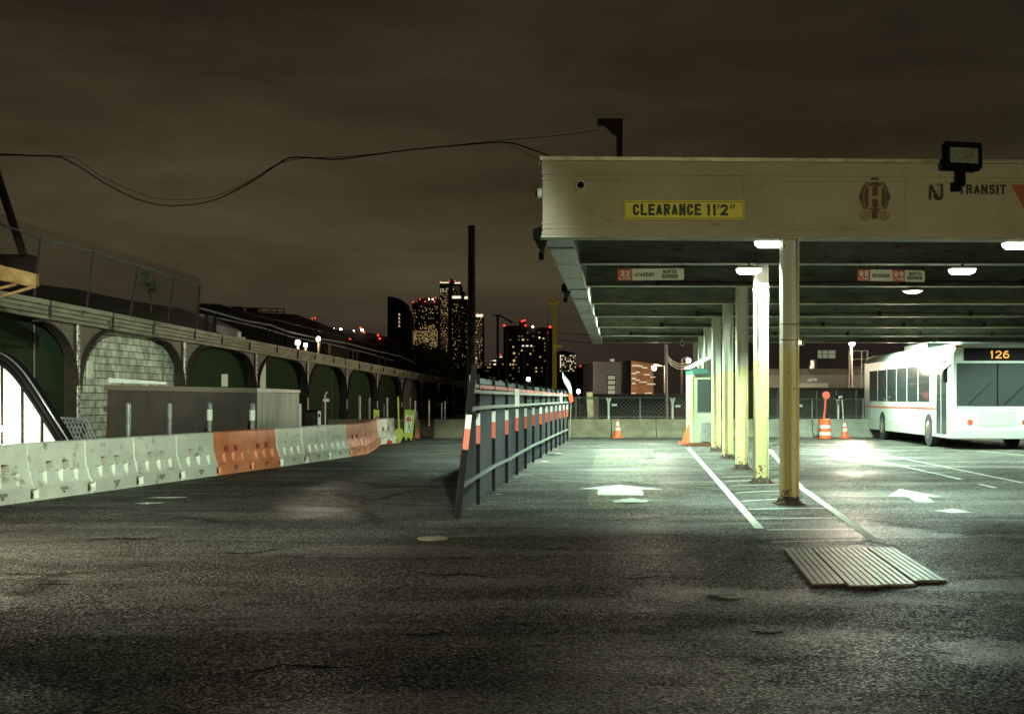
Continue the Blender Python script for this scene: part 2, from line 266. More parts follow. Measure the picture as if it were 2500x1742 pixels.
# ------------------------------------------------------------------ builders
def wloc(o):
    v = Vector((0, 0, 0))
    while o: v += o.location; o = o.parent
    return v
def tag(o, label=None, cat=None, group=None, kind=None):
    if label: o['label'] = label
    if cat: o['category'] = cat
    if group: o['group'] = group
    if kind: o['kind'] = kind
    return o
def thing(name, label, cat, loc=(0, 0, 0), group=None):
    o = bpy.data.objects.new(name, None); COL.objects.link(o); o.location = loc; o.empty_display_size = .2
    return tag(o, label, cat, group)
class MB:
    def __init__(s): s.v = []; s.f = []
    def add(s, vs, fs):
        k = len(s.v); s.v += [Vector(v) for v in vs]; s.f += [tuple(i+k for i in f) for f in fs]; return s
    def box(s, a, b):
        x0, y0, z0 = a; x1, y1, z1 = b
        return s.hexa([(x0, y0, z0), (x1, y0, z0), (x1, y1, z0), (x0, y1, z0), (x0, y0, z1), (x1, y0, z1), (x1, y1, z1), (x0, y1, z1)])
    def hexa(s, v): return s.add(v, [(0, 3, 2, 1), (4, 5, 6, 7), (0, 1, 5, 4), (1, 2, 6, 5), (2, 3, 7, 6), (3, 0, 4, 7)])
    def bar(s, a, b, wx, wy=None, up=(0, 0, 1)):
        a = Vector(a); b = Vector(b); wy = wy or wx; d = (b-a).normalized(); u = Vector(up)
        if abs(d.dot(u)) > .95: u = Vector((0, 1, 0))
        sx = d.cross(u).normalized()*wx/2; sy = sx.cross(d).normalized()*wy/2
        return s.hexa([a-sx-sy, a+sx-sy, a+sx+sy, a-sx+sy, b-sx-sy, b+sx-sy, b+sx+sy, b-sx+sy])
    def tube(s, pts, r, n=8, r2=None, cap=True):
        pts = [Vector(p) for p in pts]; k = len(s.v); m = len(pts)
        for i, p in enumerate(pts):
            d = (pts[min(i+1, m-1)]-pts[max(i-1, 0)]).normalized()
            u = Vector((0, 0, 1)) if abs(d.z) < .9 else Vector((0, 1, 0))
            a = d.cross(u).normalized(); b = a.cross(d).normalized()
            rr = r if r2 is None else r+(r2-r)*i/(m-1)
            for j in range(n):
                t = 2*math.pi*j/n; s.v.append(p+a*math.cos(t)*rr+b*math.sin(t)*rr)
        for i in range(m-1):
            for j in range(n):
                q = k+i*n+j; q2 = k+i*n+(j+1) % n; s.f.append((q, q2, q2+n, q+n))
        if cap: s.f.append(tuple(k+j for j in range(n))[::-1]); s.f.append(tuple(k+(m-1)*n+j for j in range(n)))
        return s
    def lathe(s, prof, c=(0, 0, 0), n=24, axis='z'):
        k = len(s.v); c = Vector(c)
        for r, z in prof:
            for j in range(n):
                t = 2*math.pi*j/n
                p = (r*math.cos(t), r*math.sin(t), z) if axis == 'z' else ((r*math.cos(t), z, r*math.sin(t)) if axis == 'y' else (z, r*math.cos(t), r*math.sin(t)))
                s.v.append(c+Vector(p))
        for i in range(len(prof)-1):
            for j in range(n):
                q = k+i*n+j; q2 = k+i*n+(j+1) % n; s.f.append((q, q2, q2+n, q+n))
        s.f.append(tuple(k+j for j in range(n))[::-1]); s.f.append(tuple(k+(len(prof)-1)*n+j for j in range(n)))
        return s
    def slab(s, poly, d):
        """polygon (3D, planar) extruded by vector d"""
        n = len(poly); d = Vector(d); vs = [Vector(p) for p in poly]+[Vector(p)+d for p in poly]
        fs = [tuple(range(n))[::-1], tuple(range(n, 2*n))]+[(i, (i+1) % n, (i+1) % n+n, i+n) for i in range(n)]
        return s.add(vs, fs)
    def build(s, name, m, parent=None, smooth=False, bevel=0.0, fix=True):
        me = bpy.data.meshes.new(name)
        if parent: o0 = wloc(parent)
        else:
            xs = [v.x for v in s.v]; ys = [v.y for v in s.v]
            o0 = Vector(((min(xs)+max(xs))/2, (min(ys)+max(ys))/2, min(v.z for v in s.v)))
        me.from_pydata([v-o0 for v in s.v], [], s.f)
        if fix:
            bm = bmesh.new(); bm.from_mesh(me); bmesh.ops.recalc_face_normals(bm, faces=bm.faces); bm.to_mesh(me); bm.free()
        me.materials.append(M[m] if isinstance(m, str) else m)
        if smooth: me.shade_smooth() if hasattr(me, 'shade_smooth') else None
        me.update()
        o = bpy.data.objects.new(name, me); COL.objects.link(o)
        if parent: o.parent = parent
        else: o.location = o0
        if bevel:
            b = o.modifiers.new('bevel', 'BEVEL'); b.width = bevel; b.segments = 2; b.limit_method = 'ANGLE'
        return o
def copy_tree(o, parent=None):
    c = o.copy(); COL.objects.link(c)
    if parent: c.parent = parent
    for ch in list(o.children): copy_tree(ch, c)
    return c
def _arc(cx, cy, rx, ry, a0, a1, n=8): return [(cx+rx*math.cos(R(a0+(a1-a0)*k/n)), cy+ry*math.sin(R(a0+(a1-a0)*k/n))) for k in range(n+1)]
_O = _arc(.5, .72, .5, .28, 0, 180)+_arc(.5, .28, .5, .28, 180, 360)+[(1, .72)]
GL = {
 'A': [[(0, 0), (.5, 1), (1, 0)], [(.2, .28), (.8, .28)]],
 'B': [[(0, 0), (0, 1)], [(0, 1), (.55, 1)]+_arc(.6, .77, .34, .23, 90, -90)+[(0, .54)], [(.55, .54)]+_arc(.6, .27, .4, .27, 90, -90)+[(0, 0)]],
 'C': [_arc(.5, .72, .5, .28, 0, 180)+_arc(.5, .28, .5, .28, 180, 360)],
 'D': [[(0, 0), (0, 1)], [(0, 1), (.45, 1)]+_arc(.5, .70, .5, .30, 90, 0)+_arc(.5, .30, .5, .30, 0, -90)+[(0, 0)]],
 'E': [[(1, 1), (0, 1), (0, 0), (1, 0)], [(0, .52), (.85, .52)]],
 'G': [_arc(.5, .72, .5, .28, 10, 180)+_arc(.5, .28, .5, .28, 180, 360)+[(1, .46), (.55, .46)]],
 'H': [[(0, 0), (0, 1)], [(1, 0), (1, 1)], [(0, .5), (1, .5)]],
 'I': [[(.5, 0), (.5, 1)]], 'K': [[(0, 0), (0, 1)], [(1, 1), (.05, .45)], [(.3, .6), (1, 0)]],
 'L': [[(0, 1), (0, 0), (1, 0)]],
 'M': [[(0, 0), (0, 1)], [(0, 1), (.5, .25), (1, 1)], [(1, 1), (1, 0)]],
 'N': [[(0, 0), (0, 1)], [(0, 1), (1, 0)], [(1, 0), (1, 1)]],
 'O': [_O], 'R': [[(0, 0), (0, 1)], [(0, 1), (.6, 1)]+_arc(.62, .76, .38, .24, 90, -90)+[(0, .52)], [(.55, .5), (1, 0)]],
 'S': [_arc(.5, .74, .48, .26, 10, 180, 7)+[(.06, .62), (.9, .42)]+_arc(.5, .26, .5, .26, 20, -170, 7)],
 'T': [[(0, 1), (1, 1)], [(.5, 1), (.5, 0)]],
 'U': [[(0, 1), (0, .3)]+_arc(.5, .3, .5, .3, 180, 360)+[(1, 1)]],
 'W': [[(0, 1), (.25, 0), (.5, .8), (.75, 0), (1, 1)]], 'X': [[(0, 0), (1, 1)], [(0, 1), (1, 0)]],
 'Y': [[(0, 1), (.5, .48), (1, 1)], [(.5, .48), (.5, 0)]],
 '1': [[(.25, .76), (.6, 1), (.6, 0)]],
 '2': [_arc(.5, .72, .5, .28, 170, -20, 8)+[(0, 0), (1, 0)]],
 '4': [[(.75, 0), (.75, 1), (0, .3), (1, .3)]],
 '5': [[(.95, 1), (.12, 1), (.05, .52)]+_arc(.5, .31, .5, .31, 130, -160, 8)],
 '6': [_arc(.5, .30, .5, .30, 0, 360, 12), [(0, .3), (.08, .66), (.35, .94), (.85, .98)]],
 '8': [_arc(.5, .76, .42, .24, 0, 360, 12), _arc(.5, .27, .5, .27, 0, 360, 12)],
 '9': [_arc(.5, .70, .5, .30, 0, 360, 12), [(1, .7), (.92, .34), (.65, .06), (.15, .02)]],
 '-': [[(0, .5), (1, .5)]], ' ': []}
def text(mb, s, o, ux, uy, un, bold=.2, th=.003):
    """block capitals from ribbons on the rectangle o, o+ux, o+uy; un = outward unit normal; bold = stroke / letter height"""
    o = Vector(o); ux = Vector(ux); uy = Vector(uy); un = Vector(un); W = ux.length; H = uy.length; ex = ux.normalized(); ey = uy.normalized()
    wd = {'I': .35, '1': .75, 'M': 1.3, 'W': 1.4, ' ': .6}
    n = sum(wd.get(c, 1) for c in s)+.20*(len(s)-1); cw = W/n; st = H*bold; x = 0; q = 0
    for c in s:
        lw = cw*wd.get(c, 1)
        for pl in GL[c]:
            pts = [(x+st/2+(lw-st)*a, st/2+(H-st)*b_) for a, b_ in pl]
            for i in range(len(pts)-1):
                (x0, y0), (x1, y1) = pts[i], pts[i+1]; l = math.hypot(x1-x0, y1-y0)
                if l < 1e-6: continue
                dx, dy = (x1-x0)/l, (y1-y0)/l; e0 = e1 = st*.5 if (i == 0 or i == len(pts)-2) and abs(dx*dy) < .02 else st*.18
                nx, ny = -dy*st/2, dx*st/2; z = th+q*.00006; q += 1
                P4 = [(x0-dx*e0+nx, y0-dy*e0+ny), (x0-dx*e0-nx, y0-dy*e0-ny), (x1+dx*e1-nx, y1+dy*e1-ny), (x1+dx*e1+nx, y1+dy*e1+ny)]
                P4 = [(min(max(a, 0), W), min(max(b_, 0), H)) for a, b_ in P4]
                mb.add([o+ex*a+ey*b_+un*z for a, b_ in P4], [(0, 1, 2, 3)])
        x += lw+cw*.20
def light(name, kind, loc, power, color, parent=None, size=.3, spot=150, blend=.7, rot=(0, 0, 0)):
    d = bpy.data.lights.new(name, kind); d.energy = power; d.color = color
    if kind == 'AREA': d.size = size; d.shape = 'DISK'
    else: d.shadow_soft_size = size
    if kind == 'SPOT': d.spot_size = R(spot); d.spot_blend = blend
    o = bpy.data.objects.new(name, d); COL.objects.link(o); o.rotation_euler = rot
    if parent: o.parent = parent; o.location = Vector(loc)-wloc(parent)
    else: o.location = loc
    return o

# ================================================================== GROUND
g = MB(); g.add([(-1500, -60, 0), (1500, -60, 0), (1500, 3000, 0), (-1500, 3000, 0)], [(0, 1, 2, 3)])
o = g.build('ground', 'asphalt'); tag(o, kind='structure')

def sheet(name, poly, m, z=.004, kind='structure', label=None, cat=None, group=None):
    b = MB(); b.add([(p.x, p.y, z) for p in poly], [tuple(range(len(poly)))]); o = b.build(name, m, fix=False)
    if len(poly) > 2:
        o.data.update()
        if o.data.polygons[0].normal.z < 0: o.data.flip_normals()
    return tag(o, label, cat, group, kind)
# paler resurfaced strip in the bus lane
sheet('road_patch', [G(1455, 1096), G(1592, 1096), G(1625, 1240), G(1432, 1240)], 'asphalt_patch', .003)
# lane markings
mk = MB(); wn = MB()
def line(mb, a, b, wd, z=.007, segs=1):
    a = G(*a); b = G(*b); d = (b-a).normalized(); s = Vector((-d.y, d.x, 0))*wd/2
    mb.add([(*(a-s).xy, z), (*(a+s).xy, z), (*(b+s).xy, z), (*(b-s).xy, z)], [(0, 3, 2, 1)])
line(mk, (1681, 1094), (1854, 1290), .10)             # left edge of hatched island
line(mk, (1880, 1098), (1955, 1190), .10)
line(mk, (1955, 1190), (2145, 1325), .10)            # right edge
for (x0, y0, x1, y1) in ((1765, 1165, 1845, 1163), (1772, 1175, 1900, 1172), (1782, 1187, 1905, 1183), (1796, 1204, 1913, 1198), (1810, 1224, 1910, 1219), (1826, 1244, 2020, 1241),
                         (1846, 1268, 2045, 1265), (1872, 1295, 2095, 1293)):
    line(mk, (x0, y0), (x1, y1), .075, z=.012)
line(wn, (1882, 1325), (2140, 1318), .06, z=.012)
for a, b in (((1470, 1097), (1690, 1095)), ((1990, 1110), (2060, 1116)), ((2390, 1183), (2430, 1192)), ((2305, 1162), (2345, 1172)), ((2390, 1102), (2500, 1112)), ((2430, 1098), (2500, 1101))):
    line(wn, a, b, .08, z=.016)
for a, b in (((2025, 1101), (2345, 1171)), ((2119, 1103), (2500, 1181))): line(wn, a, b, .09, z=.020)
for k in range(9):
    u = (k+.6)/9.5; xa, ya = 2025+320*u**1.15, 1101+70*u**1.15; yb = ya-1.5; xb = 2119+(yb-1103)/78*381
    line(wn, (xa, ya), (min(xb, 2500), max(yb, 1103.5)), .05, z=.024)
for a, b in ():
    line(wn, a, b, .10, z=.016)
def arrow(mb, c, tip, sc=1.0, wid=.92, ln=1.9):
    """stubby road arrow, head towards tip"""
    c = G(*c); t = G(*tip); d = (t-c).normalized(); s = Vector((-d.y, d.x, 0))
    pts = [(-.5, -.25), (.05, -.25), (.05, -.5), (.5, 0), (.05, .5), (.05, .25), (-.5, .25)]
    mb.add([(*(c+d*a*ln*sc+s*b_*wid*sc).xy, .009) for a, b_ in pts], [(0, 1, 5, 6), (2, 3, 4)])
arrow(mk, (1513, 1196), (1511, 1182), 1.5, ln=1.45)
poly = [G(2170, 1212), G(2196, 1194), G(2298, 1214), G(2258, 1212), G(2282, 1226), G(2240, 1226), G(2212, 1212)]
mk.add([(p.x, p.y, .009) for p in poly], [(0, 1, 6), (1, 2, 3), (1, 3, 6), (6, 3, 4, 5)])
poly = [G(2278, 1248), G(2330, 1242), G(2374, 1252), G(2330, 1253)]
wn.add([(p.x, p.y, .009) for p in poly], [(0, 1, 2, 3)])
poly = [G(1496, 1225), G(1540, 1218), G(1586, 1224), G(1576, 1229), G(1502, 1229)]
wn.add([(p.x, p.y, .020) for p in poly], [(0, 1, 2, 3, 4)])
tag(mk.build('road_markings', 'paint', fix=False), kind='structure'); tag(wn.build('worn_road_markings', 'paint_worn', fix=False), kind='structure')
# puddles on the left
M['water'] = mat('puddle_water', (.02, .02, .018), .05, bump=.12, bscale=9)
def blob(name, c, rx, ry, m, z, n=26, jit=.10):
    c = G(*c); pts = []
    for i in range(n):
        t = 2*math.pi*i/n; k = 1+.28*math.sin(2*t+c.x*9)+.16*math.sin(5*t+c.y*5)+random.uniform(-.04, .04); pts.append(Vector((c.x+rx*k*math.cos(t), c.y+ry*k*math.sin(t), 0)))
    return sheet(name, pts, m, z)
for i, (c, rx, ry) in enumerate((((412, 1214), .34, .10), ((365, 1228), .22, .12), ((375, 1287), .14, .06), ((1770, 1458), .10, .13))):
    blob('puddle', c, rx, ry, 'water', .003+.0015*i)
M['pit'] = mat('crack_dark', (.006, .005, .004), .95, spec=.05)  # near-black colour of the road cracks
for pts in ([(467, 1352), (520, 1350), (560, 1349), (610, 1351), (650, 1346), (690, 1338), (720, 1325), (765, 1322)], [(200, 1318), (250, 1315), (300, 1313), (350, 1316), (400, 1310), (452, 1301)], [(1000, 1392), (1040, 1400), (1080, 1405), (1120, 1401), (1160, 1403), (1210, 1411), (1290, 1407)],
            [(970, 1548), (1020, 1551), (1060, 1548), (1112, 1543)], [(560, 1650), (640, 1636), (690, 1622), (760, 1628), (830, 1630), (905, 1622)], [(1822, 1538), (1850, 1544), (1885, 1547), (1925, 1540)], [(1490, 1404), (1540, 1412), (1600, 1408), (1690, 1414)], [(60, 1430), (120, 1424), (190, 1429)], [(1080, 1364), (1130, 1361), (1160, 1364)]):
    b = MB(); P_ = []
    for i in range(len(pts)-1):
        for k in range(6):
            u = k/6; P_.append(G(pts[i][0]*(1-u)+pts[i+1][0]*u, pts[i][1]*(1-u)+pts[i+1][1]*u+random.uniform(-1.2, 1.2)))
    n = len(P_); vs_ = []
    for i, p in enumerate(P_):
        w_ = (.008+.034*math.sin(math.pi*i/(n-1)))*random.uniform(.3, 1.3); vs_ += [(p.x, p.y-w_, .0036), (p.x, p.y+w_, .0036)]
    b.add(vs_, [(2*i, 2*i+2, 2*i+3, 2*i+1) for i in range(n-1)]); tag(b.build('road_crack', 'pit', fix=False), kind='structure')
b = MB(); c = G(1056, 1315); b.lathe([(.0, .0), (.16, .0), (.16, .012), (.13, .016), (.0, .018)], (c.x, c.y, 0)); b.build('manhole_cover', 'concrete'); 
tag(bpy.data.objects['manhole_cover'], 'small round pale utility cover set in the dark asphalt left of the fence end', 'manhole cover')

# ridged steel plate
A_, B_, C_, D_ = G(1914, 1343), G(2186, 1342), G(2318, 1426), G(1984, 1432)
pl = thing('steel_trench_plate', 'ridged metal trench plate of four lapped sheets lying on the asphalt', 'metal plate', ((A_+C_)/2))
for k in range(4):
    u0, u1 = k/4, (k+1)/4-.006; b = MB(); ext = (0, .06, .035, -.03)[k]; nr = 5
    z0 = .012+.004*(k % 2)
    def q(u, v): return A_*(1-u)*(1-v)+B_*u*(1-v)+C_*u*v+D_*(1-u)*v
    for r_ in range(nr):
        a0 = u0+(u1-u0)*r_/nr; a1 = u0+(u1-u0)*(r_+.74)/nr; a2 = u0+(u1-u0)*(r_+1)/nr
        for (p0, p1, h) in ((a0, a1, .013),):
            c4 = [q(p0, 0), q(p1, 0), q(p1, 1+ext), q(p0, 1+ext)]
            b.hexa([(v.x, v.y, z0-.008) for v in c4]+[(v.x, v.y, z0+h) for v in c4])
    pt_ = b.build('plate', 'steel_plate', pl)
    b = MB(); c4 = [q(u0, 0), q(u1, 0), q(u1, 1+ext), q(u0, 1+ext)]; b.hexa([(v.x, v.y, z0-.010) for v in c4]+[(v.x, v.y, z0+.003) for v in c4]); b.build('groove_sheet', 'rust', pt_)

# ================================================================== CANOPY
can = thing('canopy', 'long flat-roofed bus canopy with beige fascia on a row of yellow and white steel columns', 'canopy', (3.8, 17, 0))
def fz(x):
    u = (x-1250)/F; return (16.6-.0166)/(1-.04*u)
def fp(x, y, out=0.0):
    """point on the front fascia seen at photo coordinates x, y, pushed towards the viewer side by out"""
    Z = fz(x); p = P(x, y, Z); return p+Vector((.04, -1, 0)).normalized()*out
FH0, FH1 = 3.64, 4.66
def fpt(X, h, out=0.0):
    return Vector((X, 16.6+.04*(X-.415), h))+Vector((.04, -1, 0)).normalized()*out
XR = 26.0
def fbox(X0, X1, h0, h1, o0, o1, mb):
    mb.hexa([fpt(X0, h0, o1), fpt(X1, h0, o1), fpt(X1, h0, o0), fpt(X0, h0, o0), fpt(X0, h1, o1), fpt(X1, h1, o1), fpt(X1, h1, o0), fpt(X0, h1, o0)])
XL = .415
b = MB(); fbox(XL, XR, FH0, FH1, -.25, 0, b); fas = b.build('fascia', 'fascia', can)
b = MB()
fbox(XL-.04, XR, FH1+.0, FH1+.05, -.3, .05, b)
b.build('roof_edge', 'fascia_edge', can)
b = MB()
for (h0, h1, o_) in ((4.40, 4.425, .018), (4.47, 4.50, .028), (4.50, 4.655, .012), (3.80, 3.825, .018), (3.74, 3.76, .024), (3.66, 3.70, .014)): fbox(XL-.012, XR, h0, h1, .002, o_, b)
for X in (XL+.2, 3.15, 5.38, 8.4, 11.6, 14.8, 18, 21): fbox(X, X+.17, 3.645, 4.65, .003, .011, b)
b.build('fascia_moulding', 'fascia', can)
b = MB(); fbox(XL-.02, XR, FH0-.02, FH0+.012, -.26, .02, b); b.build('drip_edge', 'beam_edge', can)
def side(Z): return .415+(Z-16.6)*.088
ZE = 47.6
b = MB()
b.hexa([(side(16.9), 16.9, 3.66), (side(16.9)+.36, 16.9, 3.66), (side(ZE)+.36, ZE, 3.56), (side(ZE), ZE, 3.56),
        (side(16.9), 16.9, 4.66), (side(16.9)+.36, 16.9, 4.66), (side(ZE)+.36, ZE, 4.66), (side(ZE), ZE, 4.66)])
b.build('side_fascia', 'soffit_metal', can)
for k in range(14):
    b = MB(); Z = 18+k*2.2; X = side(Z); hh = 3.66-.0033*(Z-16.9)-.006
    b.box((X-.01, Z, hh-.012), (X+.38, Z+.05, hh+.004)); b.build('soffit_seam', 'soffit_metal', can)
b = MB(); b.hexa([(side(16.9)+.37, 16.86, 4.46), (XR, 17.9, 4.46), (XR, ZE, 4.46), (side(ZE)+.37, ZE, 4.46), (side(16.9)+.37, 16.86, 4.64), (XR, 17.9, 4.64), (XR, ZE, 4.64), (side(ZE)+.37, ZE, 4.64)])
b.build('roof_deck', 'deck', can)
ZC = [16.86, 21.1, 25.3, 29.6, 33.8, 38.2, 42.6, 47.0]
HB = [3.67, 3.75, 3.75, 3.72, 3.69, 3.65, 3.60, 3.58]
XC = [3.805, 4.276, 4.73, 5.20, 5.62, 6.087, 6.57, 7.05]
for i in range(1, 8):
    Z = ZC[i]; h = HB[i]; b = MB(); x0 = side(Z)+.365
    sl = .012
    def bb(za, zb, ha, hb):
        b.hexa([(x0, za, ha), (XR, za+sl*(XR-x0), ha), (XR, zb+sl*(XR-x0), ha), (x0, zb, ha), (x0, za, hb), (XR, za+sl*(XR-x0), hb), (XR, zb+sl*(XR-x0), hb), (x0, zb, hb)])
    bb(Z-.012, Z+.012, h+.018, 4.455)
    be = b.build('beam', 'beam', can)
    b = MB(); bb(Z-.12, Z+.12, h, h+.016); b.build('flange', 'beam_edge', be)
    if i in (2, 4, 5, 6):
        xa = x0+random.uniform(1, 3); b = MB(); b.tube([(xa, Z-.06, h+.10), (xa+2.5, Z-.05, h+.07), (xa+5, Z-.06, h+.11), (xa+9, Z-.05, h+.08), (xa+15, Z-.06, h+.10)], .016, 6)
        for k in range(6): b.box((xa+k*2.5-.05, Z-.09, h+.03), (xa+k*2.5+.05, Z-.03, h+.16))
        b.build('conduit', 'iron', be)
# extra pipes near the far end
b = MB()
for (Z, h) in ((44.6, 3.78), (44.9, 3.95)): b.tube([(side(Z)+.4, Z, h), (XR, Z, h)], .05, 8)
b.build('ceiling_pipe', 'galv', can)
# columns
def hcol(h, parent, loc):
    b = MB(); wd, dp = .225, .21
    b.box((-wd/2, -dp/2, 0), (-wd/2+.016, dp/2, h)); b.box((wd/2-.016, -dp/2, 0), (wd/2, dp/2, h)); b.box((-wd/2+.0162, -.03, 0), (wd/2-.0162, -.018, h))
    me = b.build('column', 'column', None); me.location = Vector(loc)-wloc(parent); me.parent = parent
    p = MB(); p.box((-.15, -.14, 0), (.15, .14, .035)); p.box((-.19, -.17, -.001), (.19, .17, .02))
    q = p.build('base_plate', 'rust', None); q.location = (0, 0, .0); q.parent = me
    # collar of dirt and peeling paint at the foot
    p = MB(); n = 26; ring = []
    for r_, z in ((.20, .002), (.165, .05), (.14, .09), (.125, .10)):
        for j in range(n):
            t = 2*math.pi*j/n; k = r_*(1+random.uniform(-.12, .12)); sq = 1/max(abs(math.cos(t)), abs(math.sin(t)))**.6
            ring.append((k*math.cos(t)*sq*.9, k*math.sin(t)*sq*.9, max(.001, z+random.uniform(-.012, .02)*(z > .01))))
    fs = [(i*n+j, i*n+(j+1) % n, (i+1)*n+(j+1) % n, (i+1)*n+j) for i in range(3) for j in range(n)]
    p.add(ring, fs); q = p.build('footing', 'plant_dirt', None); q.location = (0, 0, 0); q.parent = me
    return me
for i, (Z, h, X) in enumerate(zip(ZC, HB, XC)):
    cobj = hcol(h-.001, can, (X, Z, 0))
    cobj['label'] = 'canopy column standing nearest the viewer, front in shade' if i == 0 else 'H-section canopy column, pale above and yellow below'
for Z in ZC: hcol(3.68, can, (21+.1*(Z-17), Z, 0))
# clips round the two front columns
b = MB()
for y in (790, 829): 
    p = P(1927, y, ZC[0]-.115); b.tube([(p.x-.12, p.y, p.z), (p.x+.13, p.y, p.z-.004)], .006, 6)
b.build('cable_clip', 'galv', can)
b = MB(); p0 = P(1953, 790, 16.7); p1 = P(1953, 836, 16.7); b.tube([p0, p1], .004, 5)
pd = thing('pendant_bulb', 'tiny bulb on a cord hanging beside the nearest column', 'lamp', p1); b.build('cord', 'rail', pd)
b = MB(); b.lathe([(.002, -.025), (.018, -.018), (.02, 0), (.012, .02), (.003, .03)], p1, 10); b.build('bulb', mat('small_bulb', (.8, .7, .4), .4, emit=(1, .8, .35), es=6), pd)

# ---- front lamps (lit)
GREENISH = (.70, 1.0, .77)
def canopy_lamp(X, Z, h, power, label, vis=True, group='lit lamps under the canopy', spot=178, small=False, drop=.12, tilt=0, blend=.12):
    t = thing('canopy_lamp', label, 'lamp', (X, Z, h), group)
    b = MB()
    if not small:
        b.box((X-.21, Z-.11, h-.035), (X+.21, Z+.11, h-.002)); b.box((X-.02, Z-.02, h-.002), (X+.02, Z+.02, h+.05))
    else: b.lathe([(.20, -.02), (.23, 0), (.20, .05)], (X, Z, h), 20)
    b.build('housing', 'galv', t)
    b = MB()
    if not small:
        n = 16; prof = [(-.20, 0), (-.19, -.05), (-.14, -.085), (.14, -.085), (.19, -.05), (.20, 0)]
        vs_ = []
        for yy, k in ((-.10, .8), (-.085, 1), (.085, 1), (.10, .8)):
            vs_ += [(X+px, Z+yy, h-.036+pz*k) for px, pz in prof]
        fs = [(r_*6+c_, r_*6+c_+1, (r_+1)*6+c_+1, (r_+1)*6+c_) for r_ in range(3) for c_ in range(5)]
        fs += [(0, 1, 2, 3, 4, 5), (18, 19, 20, 21, 22, 23), (0, 5, 23, 18)]
        b.add(vs_, fs)
    else: b.lathe([(.03, -.07), (.12, -.055), (.19, -.022)], (X, Z, h), 20)
    b.build('lens', 'lamp_white', t)
    light('lamp_glow', 'SPOT', (X, Z, h-drop), power, GREENISH, t, .12, spot, blend, (R(tilt), 0, 0))
    return t
PW = 3700
canopy_lamp(3.62, 17.25, 3.69, PW*.6, 'lit ceiling lamp just behind the nearest column, under the front edge', spot=138, tilt=13, blend=.35)
canopy_lamp(XZ(1823, 21.3)-.05, 20.85, 3.68, PW*.8, 'lit ceiling lamp beside the second column of the row', spot=142, tilt=6, blend=.25)
canopy_lamp(XZ(2336, 21.2), 20.95, 3.685, PW*.6, 'lit ceiling lamp right of the hanging two-route sign', spot=142, tilt=6, blend=.25)
canopy_lamp(XZ(2483, 17.5), 17.45, 3.69, PW*.42, 'lit ceiling lamp at the right edge under the front fascia', spot=134, tilt=14, blend=.35)
canopy_lamp(8.2, 25.15, 3.66, PW*.3, 'round flat ceiling light between the beams below the two-route sign', small=True, drop=.1)
for (X, Z) in ((2.5, 27.4), (3.1, 31.7), (3.6, 36.0), (4.1, 40.4), (9.6, 29.6+1.8), (10.4, 36.0), (11.2, 40.4), (14.0, 31.7), (15.0, 40.4)):  # hidden lamps added above the beams to brighten the ground
    canopy_lamp(X, Z, 4.38, PW*(.9 if Z < 35 else 1.15), spot=136 if Z < 35 else 150, blend=.4, label= 'added unseen round ceiling light between two roof beams', small=True)

# ---- floodlight (off) on the fascia
def floodlight(name, c, label, wx=.50, hz=.36, dp=.16, tilt=-12):
    t = thing(name, label, 'floodlight', c); b = MB()
    b.box((-wx/2, -dp, .12), (wx/2, 0, .12+hz)); 
    o = b.build('housing', 'black', None, bevel=.012); o.location = (0, -.12, 0); o.rotation_euler = (R(tilt), R(3), 0); o.parent = t
    b = MB(); b.box((-wx/2+.06, -dp-.006, .12+.05), (wx/2-.06, -dp+.004, .12+hz-.09)); l = b.build('lens', 'lens_off', None, bevel=.01); l.parent = o; l.location = (0, 0, 0)
    o.data.update(); 
    # lens mesh is centred by build(); move its vertices back
    l.location = (0, -dp-.001, .17); o.location = (0, -.12-dp/2, .12)
    l.location = (0, -dp/2-.001, .05)
    b = MB(); b.box((-.035, -.20, -.08), (.045, -.08, .14)); b.box((-.09, -.10, -.14), (.02, .0, -.02)); k = b.build('arm', 'black', None); k.parent = t; k.location = (-.02, -.1, -.16)
    return t
floodlight('floodlight', fp(2336, 440, .0), 'switched-off black floodlight on the canopy fascia above the dark lettering')

# ---- round speaker/cameras on the fascia
def round_eye(c, n_axis, label, rad=.075):
    t = thing('round_speaker', label, 'speaker', c); b = MB()
    b.lathe([(rad, 0), (rad, -.03), (rad*.82, -.05), (rad*.62, -.045)], c, 24, 'y'); b.build('ring', 'sign_white', t, smooth=False)
    b = MB(); b.lathe([(rad*.66, -.02), (rad*.6, -.055), (rad*.3, -.075), (.004, -.08)], c, 20, 'y'); b.build('grille', 'black', t)
    return t
round_eye(fp(1417, 453, .002), 0, 'round white-ringed dark speaker on the fascia left of the yellow sign')
c = fp(1326, 468, .0)+Vector((-.045, .12, 0)); t = thing('side_speaker', 'white round fitting on the outer left side of the canopy', 'speaker', c)
b = MB(); b.lathe([(.07, 0.03), (.07, 0), (.055, -.03)], c, 20, 'x'); b.build('ring', 'sign_white', t); b = MB(); b.lathe([(.045, -.02), (.03, -.06)], c, 16, 'x'); b.build('grille', 'black', t)
